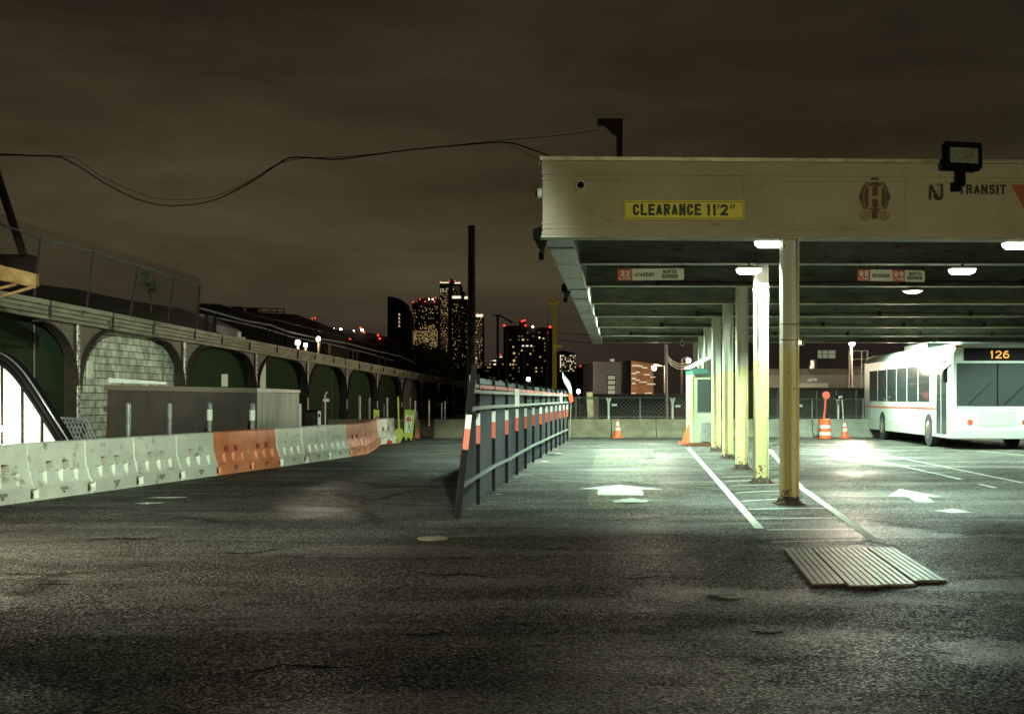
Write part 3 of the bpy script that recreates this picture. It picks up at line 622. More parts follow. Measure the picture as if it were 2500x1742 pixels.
for (x0, Z, lb) in ((1318, 17.4, 'black wall-pack lamp under the front left corner of the canopy'), (1384, 25.6, 'black wall-pack lamp farther back along the left canopy edge')):
    X = side(Z); t = thing('wall_pack', lb, 'lamp', (X-.1, Z, 3.62), 'switched-off lamps along the left canopy edge'); b = MB()
    b.hexa([(X-.20, Z-.5, 3.64), (X-.003, Z-.5, 3.60), (X-.003, Z+.9, 3.60), (X-.05, Z+.9, 3.60), (X-.20, Z-.5, 3.78), (X-.003, Z-.5, 3.84), (X-.003, Z+.9, 3.78), (X-.05, Z+.9, 3.70)])
    b.build('housing', 'black', t, bevel=.02)
    b = MB(); b.box((X-.08, Z+1.15, 3.55), (X-.004, Z+1.35, 3.66)); b.build('junction_box', 'black', t)
# ---- yellow clearance sign
def panel(x0, y0, x1, y1, fpf, th, name, m, parent):
    b = MB(); b.hexa([fpf(x0, y1, th), fpf(x1, y1, th), fpf(x1, y1, 0), fpf(x0, y1, 0), fpf(x0, y0, th), fpf(x1, y0, th), fpf(x1, y0, 0), fpf(x0, y0, 0)])
    return b.build(name, m, parent)
off = .026
fpo = lambda x, y, o: fp(x, y, off+o)
UN = Vector((.04, -1, 0)).normalized()
def words(mb, s, x0, y0, x1, y1, fpf, out, bold=.2, un=UN):
    a = fpf(x0, y1, out); text(mb, s, a, fpf(x1, y1, out)-a, fpf(x0, y0, out)-a, un, bold, .003)
t = thing('clearance_sign', 'yellow clearance height sign with black lettering on the beige fascia', 'sign', fp(1668, 537, off))
panel(1521, 490, 1816, 537, fpo, .012, 'sign_panel', 'yellow_sign', t)
b = MB()
for (x0, y0, x1, y1) in ((1524, 493, 1813, 494.4), (1524, 532.8, 1813, 534.2), (1524, 494.4, 1525.4, 532.8), (1811.6, 494.4, 1813, 532.8)):
    b.hexa([fpo(x0, y1, .0145), fpo(x1, y1, .0145), fpo(x1, y1, .0125), fpo(x0, y1, .0125), fpo(x0, y0, .0145), fpo(x1, y0, .0145), fpo(x1, y0, .0125), fpo(x0, y0, .0125)])
b.build('border', 'sign_black', t)
b = MB(); words(b, 'CLEARANCE', 1544, 498.5, 1710, 527, fpo, .013, .22); words(b, '11', 1723, 499.5, 1748, 527.5, fpo, .013, .22); words(b, '2', 1757, 499.5, 1776, 527.5, fpo, .013, .22)
for x in (1750, 1781, 1788):
    b.slab([fpo(x+1.5, 499.5, .015), fpo(x+5, 499.5, .015), fpo(x+2, 511, .015), fpo(x-.5, 511, .015)], UN*.003)
b.build('lettering', 'sign_black', t)
# ---- dark lettering at right
t = thing('operator_lettering', 'black operator name lettering with interlocked initials on the beige fascia', 'lettering', fp(2360, 490, .004))
b = MB(); words(b, 'TRANSIT', 2340, 450.5, 2456, 474.5, lambda x, y, o: fp(x, y, o), .004, .21); b.build('letters', 'sign_black', t)
def stroke(mb, pts, wd, fpf, out):
    """flat ribbon through photo points on the fascia"""
    Q = [fpf(x, y, out) for x, y in pts]; 
    for i in range(len(Q)-1):
        d = (Q[i+1]-Q[i]).normalized(); s_ = d.cross(UN).normalized()*wd/2; e_ = d*wd*.12
        mb.slab([Q[i]-s_-e_, Q[i]+s_-e_, Q[i+1]+s_+e_, Q[i+1]-s_+e_], UN*.003)
b = MB(); f0 = lambda x, y, o: fp(x, y, o)
stroke(b, [(2270.5, 487), (2270.5, 455)], .036, f0, .006); stroke(b, [(2272, 452), (2280, 468), (2288, 483)], .04, f0, .0095)
arc = [(2290+8.5*math.cos(a), 477+9.5*math.sin(a)) for a in [math.pi*k/8 for k in range(9)]]
stroke(b, [(2298.5, 450), (2298.5, 477)], .036, f0, .0132); stroke(b, arc, .036, f0, .0166)
stroke(b, [(2287, 451), (2296, 451)], .02, f0, .020)
b.build('initials', 'sign_black', t)
b = MB(); stroke(b, [(2289.5, 451), (2289.5, 474), (2292, 479), (2294.5, 476), (2294.5, 452)], .006, f0, .024); b.build('inline', 'fascia', t)
t = thing('orange_mark', 'orange triangle painted on the fascia at the right edge of the photo', 'marking', fp(2500, 510, .002))
b = MB(); b.slab([fp(2469, 451, .006), fp(2580, 451, .006), fp(2540, 540, .006), fp(2517, 540, .006)], UN*.003); b.build('triangle', 'orange_mark', t)
# ---- oval emblem with an H
t = thing('oval_emblem', 'maroon oval crest with a gold letter H and two scrolls on the fascia', 'emblem', fp(2135, 540, .004))
def oval(cx, cy, rx, ry, out, m, name, n=36, th=.003, a0=0):
    b = MB(); b.slab([fp(cx+rx*math.cos(2*math.pi*k/n), cy+ry*math.sin(2*math.pi*k/n), out) for k in range(n)][::-1], UN*th); return b.build(name, m, t)
oval(2135, 481, 38.5, 48, .003, 'silver_line', 'outline')
oval(2135, 481, 36, 45.5, .0075, 'maroon', 'rim')
b = MB()
for k in range(46):
    a = math.pi*(.5+2*(k+.5)/46)
    if abs(math.cos(a)) > .965 or abs(math.sin(a)) > .965: continue
    stroke(b, [(2135+30*math.cos(a), 481+38.5*math.sin(a)), (2135+34.6*math.cos(a), 481+44*math.sin(a))], .007, f0, .0115)
b.build('rim_teeth', 'gold', t)
oval(2135, 481, 28.5, 37, .012, 'gold', 'gold_ring'); oval(2135, 481, 27, 35.5, .016, 'maroon', 'field')
b = MB(); words(b, 'H', 2119, 455, 2151, 510, f0, .019, .17)
for (x0, x1, y) in ((2116, 2131, 457), (2139, 2154, 457), (2116, 2131, 508), (2139, 2154, 508)): stroke(b, [(x0, y), (x1, y)], .022, f0, .0245)
b.build('letter', 'gold', t)
b = MB()
for (x0, y0, x1, y1) in ((2127, 434, 2143, 452), (2097, 476, 2106, 488), (2164, 476, 2173, 488), (2129, 517, 2141, 534)):
    b.slab([fp(x0, y1, .012), fp(x1, y1, .012), fp(x1, y0, .012), fp(x0, y0, .012)], UN*.006)
b.build('studs', 'maroon', t)
for cx in (2113, 2157):
    oval(cx, 525, 15, 14.5, .010, 'gold', 'scroll'); b = MB(); sg = 1 if cx > 2135 else -1
    sp_ = [(cx+sg*(12-a*1.15)*math.cos(a), 525+(11.5-a*1.1)*math.sin(a)) for a in [k*.42 for k in range(24)]]
    stroke(b, sp_, .007, f0, .0145); b.build('spiral', 'maroon', t)
    b = MB(); stroke(b, [(cx+sg*14, 518), (cx+sg*19, 508), (cx+sg*23, 500)], .012, f0, .008); stroke(b, [(cx+sg*14, 530), (cx+sg*22, 533), (cx+sg*27, 531)], .018, f0, .008); b.build('leaf', 'silver_line', t)

# ---- hanging route signs
def route_sign(x0, y0, x1, y1, tilt, cells, label, Z=20.75):
    def pf(x, y, o): return P(x, y+tilt*(x-x0)/(x1-x0), Z)+Vector((0, -o, 0))
    t = thing('route_sign', label, 'sign', pf((x0+x1)/2, y0-10, 0), 'route signs hanging from the beam')
    b = MB(); ch = 4
    b.slab([pf(x0+ch*.3, y1, 0), pf(x1-ch, y1, 0), pf(x1-ch*.3, y1-1.2, 0), pf(x1, y1-ch, 0), pf(x1, y0+ch, 0), pf(x1-ch*.3, y0+1.2, 0), pf(x1-ch, y0, 0), pf(x0, y0, 0)], (0, .012, 0))
    b.build('sign_board', 'sign_white', t)
    UNY = Vector((0, -1, 0)); ink = MB(); wh = MB(); rd = MB()
    for c in cells:
        if c[0] == 'red': rd = MB(); rd.hexa([pf(c[1], y1, .003), pf(c[2], y1, .003), pf(c[2], y1, .0005), pf(c[1], y1, .0005), pf(c[1], y0, .003), pf(c[2], y0, .003), pf(c[2], y0, .0005), pf(c[1], y0, .0005)]); rd.build('red_field', 'sign_red', t)
        else:
            _, s, a0, b0, a1, b1, bold = c
            mb = wh if c[0] == 'w' else ink
            if len(mb.v) and c[0] == 'k' and s in ('SECAUCUS', 'NORTH'): mb.build('black_lettering', 'ink', t); ink = mb = MB()
            a = pf(a0, b1, .005)
            text(mb, s, a, pf(a1, b1, .005)-a, pf(a0, b0, .005)-a, UNY, {.05: .25, .03: .19, .02: .22, .0: .8}[bold], .0015)
    wh.build('white_lettering', 'sign_white', t); ink.build('black_lettering', 'ink', t)
    b = MB()
    for x in (x0+6, x0+(x1-x0)*.3, x1-4): b.tube([pf(x, y0+3, -.006), pf(x, y0-6, -.01), pf(x+1, y0-12, -.01)], .006, 5)
    b.build('hanger', 'black', t)
    return t
route_sign(1508, 656.5, 1670, 684.5, -1.6, [('red', 1508, 1543), ('w', '22', 1514.5, 661, 1537.5, 674, .05), ('w', 'LINE', 1512, 676, 1539, 682, .02),
    ('k', 'ACADEMY', 1549.5, 666, 1598, 675.5, .03), ('k', '-', 1603.5, 670, 1607, 671.4, .0), ('k', 'NORTH', 1618.5, 659.8, 1651, 669, .03), ('k', 'BERGEN', 1616, 670.8, 1654, 680, .03)],
    'hanging sign with one red square numbered 22, left of the columns')
route_sign(2093, 657, 2258, 685, 3.2, [('red', 2093, 2124), ('w', '85', 2097.5, 660.5, 2120.5, 674, .05), ('w', 'LINE', 2096.5, 676, 2120.5, 682.5, .02), ('k', 'SECAUCUS', 2129, 667, 2172, 676, .03),
    ('red', 2179, 2209), ('w', '89', 2182.5, 660.5, 2206, 674, .05), ('w', 'LINE', 2181.5, 676, 2206, 682.5, .02), ('k', 'NORTH', 2219, 661.5, 2248, 669.5, .03), ('k', 'BERGEN', 2215.5, 671.5, 2250, 680, .03)],
    'hanging sign with two red squares numbered 85 and 89, right of the columns')
# ring cameras under the last beam
for k, (x, lb) in enumerate(((1665, 'left of the column row'), (1957, 'just right of the nearest column'), (2288, 'above the bus'))):
    c = P(x, 838, 46.7); t = thing('ring_light', 'small round white-rimmed fitting under the last beam, '+lb, 'light fitting', c+Vector((0, 0, .1)), 'round fittings under the last beam')
    b = MB(); b.lathe([(.085, 0), (.095, -.04), (.06, -.05)], c, 20, 'y'); b.tube([c+Vector((0, 0, .06)), c+Vector((0, 0, .2))], .012, 6); b.build('rim', 'sign_white', t)
    b = MB(); b.lathe([(.055, -.03), (.05, -.056)], c, 16, 'y'); b.build('eye', 'black', t)

# ---- mast on the canopy roof with arm, and the overhead cables
ZM = 30.0
t = thing('catenary_mast', 'dark steel mast with a short gusseted arm rising above the canopy roof', 'mast', P(1513, 425, ZM))
b = MB(); b.box(P(1506, 460, ZM), P(1520, 289, ZM)+Vector((0, .14, 0))); b.build('post', 'iron', t)
b = MB(); b.box(P(1459, 307, ZM), P(1505.8, 289, ZM)+Vector((0, .14, 0))); b.slab([P(1478, 307.3, ZM), P(1505.8, 307.3, ZM), P(1505.8, 330, ZM), P(1499, 328, ZM)], (0, .14, 0)); b.build('arm', 'iron', t)
def cable(name, pts, r, lb, m='black', n=6, smooth=True):
    P3 = []
    for i in range(len(pts)-1):
        p0 = pts[max(i-1, 0)]; p1 = pts[i]; p2 = pts[i+1]; p3 = pts[min(i+2, len(pts)-1)]
        for k in range(6):
            s_ = k/6; P3.append(tuple(.5*((2*p1[j])+(-p0[j]+p2[j])*s_+(2*p0[j]-5*p1[j]+4*p2[j]-p3[j])*s_*s_+(-p0[j]+3*p1[j]-3*p2[j]+p3[j])*s_**3) for j in range(3)))
    P3.append(pts[-1]); b = MB(); b.tube([P(*q_) for q_ in P3], r, n)
    return tag(b.build(name, m), lb, 'cable', 'overhead cables')
cable('overhead_cable', [(-120, 376, 22), (0, 377, 22.3), (80, 380, 22.5), (143, 383, 22.8), (195, 408, 23), (256, 447, 23.3), (340, 488, 23.8), (423, 502, 24.2), (520, 489, 24.7), (610, 446, 25.2), (680, 400, 25.6), (719, 384, 26), (817, 389, 26.6), (904, 379, 27), (1000, 366, 27.6), (1120, 355, 28.3), (1232, 348, 29), (1290, 362, 29.4), (1352, 385, 29.8), (1400, 400, 30)], .017, 'thick dark overhead cable drooping across the sky to the canopy roof')
cable('overhead_wire', [(-120, 378, 22.1), (60, 380, 22.4), (172, 383, 22.9), (205, 402, 23), (260, 437, 23.3), (360, 478, 23.9), (430, 487, 24.3), (520, 480, 24.7), (600, 447, 25.1), (700, 393, 25.9), (850, 382, 26.8), (980, 369, 27.6), (1200, 345, 28.8), (1350, 332, 29.5), (1462, 318, 30)], .008, 'thin overhead wire running to the tip of the roof mast arm')
cable('overhead_wire', [(1232, 349, 29.1), (1275, 368, 29.3), (1330, 398, 29.6), (1345, 405, 29.7)], .006, 'short thin wire dropping to the left corner of the canopy roof')

# ---- tall dark pole
Zp = 42.0
t = thing('utility_pole', 'tall dark bare pole standing behind the fence end', 'pole', (XZ(1151, Zp), Zp, 0)); b = MB()
b.tube([(XZ(1151, Zp), Zp, 0), (XZ(1151, Zp), Zp, 3.5), (XZ(1151, Zp)+.01, Zp, HY(556, Zp))], .15, 10, .125); b.build('shaft', 'iron', t)
b = MB(); p = P(1151, 553, Zp); b.lathe([(.135, -.05), (.14, .0), (.12, .03)], p, 10); b.tube([P(1158, 672, Zp), P(1163, 667, Zp)], .015, 5); b.build('cap', 'iron', t)

# ================================================================== CENTRE FENCE
posts = [(1167, 1230, 917), (1205, 1198, 923), (1237, 1178, 928), (1262, 1158, 933), (1283, 1143, 937), (1302, 1128, 940), (1320, 1118, 943), (1334, 1108, 945), (1346, 1100, 947), (1357, 1093, 949), (1367, 1087, 950), (1376, 1082, 951), (1385, 1077, 952)]
PS = [(G(x, y), HY(yt, G(x, y).y)) for x, y, yt in posts]
fen = thing('sheet_fence', 'grey ribbed sheet fence on dark posts banded white and orange, near end leaning', 'fence', PS[0][0])
lean0 = Vector((-.655, 14.85, 0)); lean1 = Vector((-.455, 14.95, 1.86))
RAILS = (1.54, 1.32, .40)
def ppt(i, h):
    if i < 0: return lean0+(lean1-lean0)*(h/1.86)
    p = PS[i][0]; return Vector((p.x, p.y, h))
top = [1.74]+[h for _, h in PS]
for i in range(-1, len(PS)):
    nm = 'post'; b = MB(); h = 1.86 if i < 0 else PS[i][1]+.02
    wdt = .065 if i < 0 else .052
    b.bar(ppt(i, 0), ppt(i, h), wdt, wdt); po = b.build(nm, 'black', fen)
    po['label'] = 'leaning end post' if i < 0 else 'upright post'
    b = MB(); b.bar(ppt(i, .83)+Vector((0, -.004, 0)), ppt(i, 1.08)+Vector((0, -.004, 0)), wdt+.006, wdt+.006); b.build('orange_tape', 'orange_tape', po)
    b = MB(); b.bar(ppt(i, 1.081)+Vector((0, -.004, 0)), ppt(i, 1.25)+Vector((0, -.004, 0)), wdt+.006, wdt+.006); b.build('white_tape', 'white_tape', po)
for i in range(-1, len(PS)-1):
    a0, a1 = ppt(i, 0), ppt(i+1, 0); ht0 = 1.66 if i < 0 else PS[i][1]-.10; ht1 = PS[i+1][1]-.10
    n = max(10, int((a1-a0).length/.085)); vs_ = []; fs = []
    for k in range(n*2+1):
        s_ = k/(2*n); hT = ht0+(ht1-ht0)*s_
        o_ = Vector((1, -.1, 0))*(.016 if k % 2 else -.004)
        lo = ppt(i, .05)*(1-s_)+ppt(i+1, .05)*s_-Vector((.04, 0, 0)); hi = ppt(i, hT)*(1-s_)+ppt(i+1, hT)*s_-Vector((.04, 0, 0))
        vs_ += [lo+o_, hi+o_]
    for k in range(2*n): fs.append((2*k, 2*k+1, 2*k+3, 2*k+2))
    b = MB(); b.add(vs_, fs); pn = b.build('sheet_panel', 'panel', fen)
    sm = pn.modifiers.new('thick', 'SOLIDIFY'); sm.thickness = .004
    b = MB()
    for k in range(0, 2*n, 2):      # picket tips
        s_ = (k+.5)/(2*n); hT = ht0+(ht1-ht0)*s_; p0 = ppt(i, hT)*(1-s_)+ppt(i+1, hT)*s_-Vector((.034, 0, 0)); b.bar(p0, p0+Vector((0, 0, random.choice((.05, .05, .075)))), .018, .006)
    b.build('picket_tips', 'rail', fen)
    b = MB(); e0 = Vector((.03-.04+.035, 0, 0))
    for h in RAILS: b.bar(ppt(i, h)+e0, ppt(i+1, h)+e0, .03, .05)
    b.build('rail', 'rail', fen)
    b = MB(); b.bar(ppt(i, ht0-.05)+e0*.5, ppt(i+1, ht1-.05)+e0*.5, .012, .055); b.build('red_strip', 'red_strip', fen)  # strip coloured as red light reflected along the panel top
# short white battens fixed to the fence
for (x, Z) in ((1250.5, 22.3), (1362.5, 37.5)):
    b = MB(); 
    b.box((XZ(x, Z)-.04+.09, Z-.02, 1.30), (XZ(x, Z)+.04+.09, Z, 1.62)); b.build('batten', 'white_tape', fen)

lw = ('flattened pale scrap nearest the fence end', 'small pale scrap by the fence foot', 'long thin pale strip at the far fence foot', 'crumpled paper scrap on the lane by the fence', 'pale scrap at the middle of the fence foot', 'flat white strip lying before the far fence posts')
for (x, y, l_, w_, a_), lb in zip(((1218, 1207, .12, .05, .3), (1262, 1166, .14, .06, .9), (1402, 1093, .75, .05, .02), (1345, 1180, .10, .03, .1), (1330, 1127, .26, .09, .7), (1352, 1107, .5, .06, .15)), lw):
    c = G(x, y); b = MB(); n = 7; ca, sa = math.cos(a_), math.sin(a_); pts = []
    for i in range(n):
        t_ = 2*math.pi*i/n; k = 1+random.uniform(-.3, .3); u, v_ = l_/2*k*math.cos(t_), w_/2*k*math.sin(t_); pts.append((c.x+u*ca-v_*sa, c.y+u*sa+v_*ca, .004+random.uniform(0, .012)))
    b.slab(pts, (0, 0, .004)); tag(b.build('paper_scrap', 'white_tape'), lb, 'litter', 'scraps by the fence foot')

# feather flag at the far end of the fence
Zf = 43.5
t = thing('feather_flag', 'small white curved flag above an orange block at the far end of the fence', 'flag', (XZ(1390, Zf), Zf, 0)); b = MB()
pts = [(1372, 905), (1380, 918), (1390, 930), (1395, 945), (1397, 962), (1391, 962), (1386, 948), (1378, 935), (1373, 922)]
b.slab([P(x, y, Zf) for x, y in pts], (0, .02, 0)); b.build('flag_cloth', 'white_tape', t)
b = MB(); b.slab([P(x, y, Zf) for x, y in ((1387, 961.5), (1397.5, 960), (1401, 979), (1391, 983))], (0, .05, 0)); b.build('orange_weight', 'safety_orange', t)
b = MB(); b.tube([(XZ(1391, Zf), Zf+.05, 0), P(1394, 983, Zf)+Vector((0, .05, 0)), P(1388, 940, Zf)+Vector((0, .03, 0)), P(1372, 905, Zf)+Vector((0, .03, 0))], .018, 6); b.build('pole', 'galv', t)

# ================================================================== WATER-FILLED BARRIERS
BL = 1.475; BH = .81
def barrier_mesh():
    nu, nh = 110, 66; L_ = BL*.5-.006
    us = [-L_+2*L_*i/nu for i in range(nu+1)]; hs = [BH*j/nh for j in range(nh+1)]
    def half(u, h, sd):
        if h < .20: d = .245
        elif h < .215: d = .245-.03*(h-.20)/.015
        elif h < .46: d = .215-.075*(h-.215)/.245
        else: d = .14-.015*(h-.46)/.35
        if h > BH-.025: d -= (h-(BH-.025))*.8
        # recesses between the ribs
        if .225 < h < .40:
            for c in (-.60, -.20, .20, .60):
                wd = .185-.085*(h-.225)/.175
                if abs(u-c) < wd: break
            else:
                d -= .05*min(1, (h-.225)/.03)*min(1, (.41-h)/.03)
        for c in (-.20, .20):
            if abs(u-c) < .08 and .41 < h < .535: d = .035
        if abs(u) > L_-.10 and .03 < h < .17: d -= .06
        if abs(u) > L_-.012: d -= .012
        return d
    v = []; f = []
    for sd in (-1, 1):
        k = len(v)
        for u in us:
            for h in hs: v.append((u, sd*half(u, h, sd), h))
        for i in range(nu):
            for j in range(nh):
                q = k+i*(nh+1)+j; f.append((q, q+nh+1, q+nh+2, q+1) if sd < 0 else (q, q+1, q+nh+2, q+nh+1))
    n1 = (nu+1)*(nh+1)
    for i in range(nu):
        a = i*(nh+1)+nh; f.append((a, a+nh+1, n1+a+nh+1, n1+a)); a = i*(nh+1); f.append((a+nh+1, a, n1+a, n1+a+nh+1))
    for (i, s) in ((0, 0), (nu, 1)):
        for j in range(nh):
            a = i*(nh+1)+j; q = (a, a+1, n1+a+1, n1+a); f.append(q if s == 0 else q[::-1])
    me = bpy.data.meshes.new('barrier_body'); me.from_pydata(v, [], f)
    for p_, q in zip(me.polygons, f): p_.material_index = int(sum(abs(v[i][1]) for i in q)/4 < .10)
    bm = bmesh.new(); bm.from_mesh(me); bmesh.ops.recalc_face_normals(bm, faces=bm.faces); bm.to_mesh(me); bm.free()
    return me
bme = {}
for c in ('white', 'orange'):
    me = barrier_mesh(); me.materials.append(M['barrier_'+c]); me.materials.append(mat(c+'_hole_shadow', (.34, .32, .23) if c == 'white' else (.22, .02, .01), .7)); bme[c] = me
holes = {}
def pins(c):
    if c in holes: return holes[c]
    b = MB()
    b.box((BL/2-.085, -.255, .05), (BL/2-.045, -.19, .13)); b.lathe([(.018, -.275), (.028, -.25), (.028, -.2)], (BL/2-.065, 0, .09), 10, 'y')
    o = b.build('connecting_pin', 'rust', None); holes[c] = o; loc = o.location.copy(); return o, loc
lettermesh = None
def barrier(a, bpt, c, label, lid=None):
    global lettermesh
    d = bpt-a; ang = math.atan2(d.y, d.x); back = Vector((math.sin(ang), -math.cos(ang), 0))*-1
    mid = (a+bpt)/2+back*.245
    t = thing('traffic_barrier', label, 'barrier', (mid.x, mid.y, 0), c+' water-filled traffic barriers in the line'); t.rotation_euler = (0, 0, ang+random.uniform(-.015, .015))
    sc = (d.length)/BL
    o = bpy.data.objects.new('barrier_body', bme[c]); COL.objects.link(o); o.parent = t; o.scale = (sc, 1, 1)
    b = MB(); text(b, 'YODOCK', (-.10, -.2462, .105), (.20, 0, 0), (0, 0, .05), (0, -1, 0), .2, .0008)
    b.slab([(-.04, -.2462, .095), (.04, -.2462, .095), (0, -.2462, .055)], (0, -.001, 0))
    if random.random() < .6:
        text(b, random.choice(('1 8', '2 4 4', '4 1')), (-.3, -.1415+.0, .70), (.12, 0, 0), (0, .0, .05), (0, -1, 0), .14, .001)
    v = b.build('lettering', 'ink', None); v.parent = t; me = v.data; o0 = v.location.copy()
    b = MB(); b.box((BL/2-.10, -.252, .045), (BL/2-.06, -.19, .14)); b.lathe([(.012, -.27), (.022, -.25), (.022, -.2)], (BL/2-.075, 0, .09), 10, 'y'); q = b.build('connecting_pin', 'ink' if c == 'white' else 'maroon', None); q.parent = t
    return t
S0 = Vector((-4.90, 26.05, 0)); S1 = Vector((-6.757, 17.4, 0)); dv = (S1-S0).normalized()*BL
seam = [S0+dv*k for k in range(0, 9)][::-1]          # far left .. 686px
cols = ['white']*6+['orange']*2
# label words for each unit, left to right
lab = ['white water-filled barrier partly cut off by the left edge of the photo, lit warm', 'white barrier second from the left edge, below the glowing arched window', 'white barrier third from the left edge, below the scissor gate',
       'white barrier left of the brown shed front, fourth in the line', 'white barrier in front of the brown shed, fifth in the line', 'white barrier directly left of the first orange barrier',
       'first orange barrier from the left', 'second orange barrier, in front of the pale shed end']
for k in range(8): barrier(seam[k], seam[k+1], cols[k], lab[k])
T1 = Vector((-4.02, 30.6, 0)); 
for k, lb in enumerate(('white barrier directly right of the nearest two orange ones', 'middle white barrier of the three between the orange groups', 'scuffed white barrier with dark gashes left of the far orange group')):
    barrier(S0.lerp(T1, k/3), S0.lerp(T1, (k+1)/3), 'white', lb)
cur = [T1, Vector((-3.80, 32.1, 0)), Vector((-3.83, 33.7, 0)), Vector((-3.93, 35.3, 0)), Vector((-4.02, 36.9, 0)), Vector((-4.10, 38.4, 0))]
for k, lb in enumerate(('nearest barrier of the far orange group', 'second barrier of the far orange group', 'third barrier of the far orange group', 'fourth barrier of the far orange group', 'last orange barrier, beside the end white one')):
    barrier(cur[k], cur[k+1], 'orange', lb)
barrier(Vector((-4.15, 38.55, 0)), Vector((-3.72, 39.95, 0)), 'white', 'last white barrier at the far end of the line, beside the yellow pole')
# put text/pin meshes where they were modelled (build() centred them)
for t in [o for o in COL.objects if o.name.startswith('traffic_barrier')]:
    for ch in t.children:
        pass
# red cap on the ground by the last barrier
b = MB(); c = G(951, 1083); b.lathe([(.10, 0), (.10, .06), (.06, .1), (.02, .11)], (c.x, c.y, 0), 14); tag(b.build('plastic_disc', 'sign_red'), 'small red plastic cap on the ground by the last white barrier', 'cap')

# ================================================================== VIADUCT on the left
def vx(Z): return -14.0+.0917*Z
def vh(Z): return 3.38-.0125*(Z-27.5)
via = thing('viaduct', 'long old railway viaduct wall with green bays, curved iron brackets and weathered cornice', 'viaduct', (vx(31), 31, 0))
def vslab(Z0, Z1, x0, x1, h0, h1, mb, follow=True, n=1):
    for k in range(n):
        za = Z0+(Z1-Z0)*k/n; zb = Z0+(Z1-Z0)*(k+1)/n
        A = vh(za) if follow else 0; B = vh(zb) if follow else 0; g0 = h0; 
        mb.hexa([(vx(za)+x0, za, A+h0 if follow else h0), (vx(za)+x1, za, A+h0 if follow else h0), (vx(zb)+x1, zb, B+h0 if follow else h0), (vx(zb)+x0, zb, B+h0 if follow else h0),
                 (vx(za)+x0, za, A+h1), (vx(za)+x1, za, A+h1), (vx(zb)+x1, zb, B+h1), (vx(zb)+x0, zb, B+h1)])
PZ = [23.8+7.6*k for k in range(12)]
ZV0, ZV1 = 14.0, 122.0
b = MB(); 
for (x0, x1, h0, h1) in ((-.5, .12, .0, .10), (-.5, .20, .101, .20), (-.5, .26, .201, .30), (-.5, .34, .301, .42)): vslab(ZV0, ZV1, x0, x1, h0, h1, b)
b.build('cornice', 'cornice', via)
b = MB(); vslab(ZV0, ZV1, -6, -.52, .2, .50, b); b.build('deck', 'concrete_grey', via)
for k in range(34):
    b = MB(); z = ZV0+k*3.1+random.uniform(-.4, .4); hh = vh(z); b.box((vx(z)+.30, z, hh+.02+random.uniform(0, .12)), (vx(z)+.36, z+.05, hh+.43)); b.build('cornice_joint', 'iron', via)
for i in range(-1, 12):
    z0 = PZ[0]-7.6 if i < 0 else PZ[i]; z1 = z0+7.6
    b = MB(); b.hexa([(vx(z0)-.35, z0, 0), (vx(z0)-.30, z0, 0), (vx(z1)-.30, z1, 0), (vx(z1)-.35, z1, 0), (vx(z0)-.35, z0, vh(z0)), (vx(z0)-.30, z0, vh(z0)), (vx(z1)-.30, z1, vh(z1)), (vx(z1)-.35, z1, vh(z1))])
    if i == 1: o = b.build('block_infill', 'block', via)
    elif i == 7: b.build('concrete_infill', 'concrete_grey', via)
    else:
        o = b.build('wall_panel', 'green_wall', via)
b = MB()
for z in (27.0, 29.7, 38.0, 60, 70): b.box((vx(z)-.29, z, .6), (vx(z)-.26, z+.03, vh(z)-.1))
b.build('conduit', 'bracket', via)
for i, z in enumerate(PZ):
    H = vh(z); X = vx(z); s_ = (1.0)
    b = MB(); b.box((X-.28, z-.14, 0), (X+.02, z-.04, H-.002)); b.box((X-.28, z+.04, 0), (X+.02, z+.14, H-.002)); pr = b.build('pier', 'iron', via)
    b = MB(); b.box((X+.021, z-.06, .75), (X+.05, z+.10, H-.004)); b.build('pier_face', 'iron_light', pr)
    b = MB()
    for k in range(12): b.box((X+.051, z-.06+.0, .9+k*(H-1)/12), (X+.06, z+.10, .93+k*(H-1)/12))
    b.build('rivet_straps', 'iron', pr)
    b = MB(); b.box((X-.2, z-.22, .55), (X+.14, z+.22, .88)); b.box((X-.15, z-.17, .35), (X+.09, z+.17, .549)); b.build('pier_base', 'iron', pr)
    for sg in (-1, 1):
        wl, hl = 2.0, 1.5; n = 12
        cur_ = [(wl*(1-math.cos(a)), -hl*(1-math.sin(a))) for a in [math.pi/2*k/n for k in range(n+1)]]   # from pier face (0,-hl) to (wl,0)
        poly = [(X-.05, z+sg*(.14+u), H-.004+hh_-.0125*sg*(.14+u)) for u, hh_ in cur_]+[(X-.05, z+sg*.14, H-.004-.0125*sg*.14)]
        b = MB(); b.slab([(p[0]+.0917*(p[1]-z), p[1], p[2]) for p in poly], (.03, 0, 0)); br_ = b.build('bracket', 'bracket', pr)
        b = MB()
        for k in range(n):
            (u0, a0), (u1, a1) = cur_[k], cur_[k+1]
            b.bar((X+.0+.0917*sg*u0, z+sg*(.14+u0), H-.01+a0), (X+.0917*sg*u1, z+sg*(.14+u1), H-.01+a1-.0), .20, .05, up=(1, 0, 0)) if False else b.hexa([
                (X-.14+.0917*sg*u0, z+sg*(.14+u0), H-.06+a0), (X+.10+.0917*sg*u0, z+sg*(.14+u0), H-.06+a0), (X+.10+.0917*sg*u1, z+sg*(.14+u1), H-.06+a1), (X-.14+.0917*sg*u1, z+sg*(.14+u1), H-.06+a1),
                (X-.14+.0917*sg*u0, z+sg*(.14+u0)-sg*.03, H-.006+a0), (X+.10+.0917*sg*u0, z+sg*(.14+u0)-sg*.03, H-.006+a0), (X+.10+.0917*sg*u1, z+sg*(.14+u1)-sg*.03, H-.006+a1), (X-.14+.0917*sg*u1, z+sg*(.14+u1)-sg*.03, H-.006+a1)])
        b.build('arch_flange', 'iron', pr)
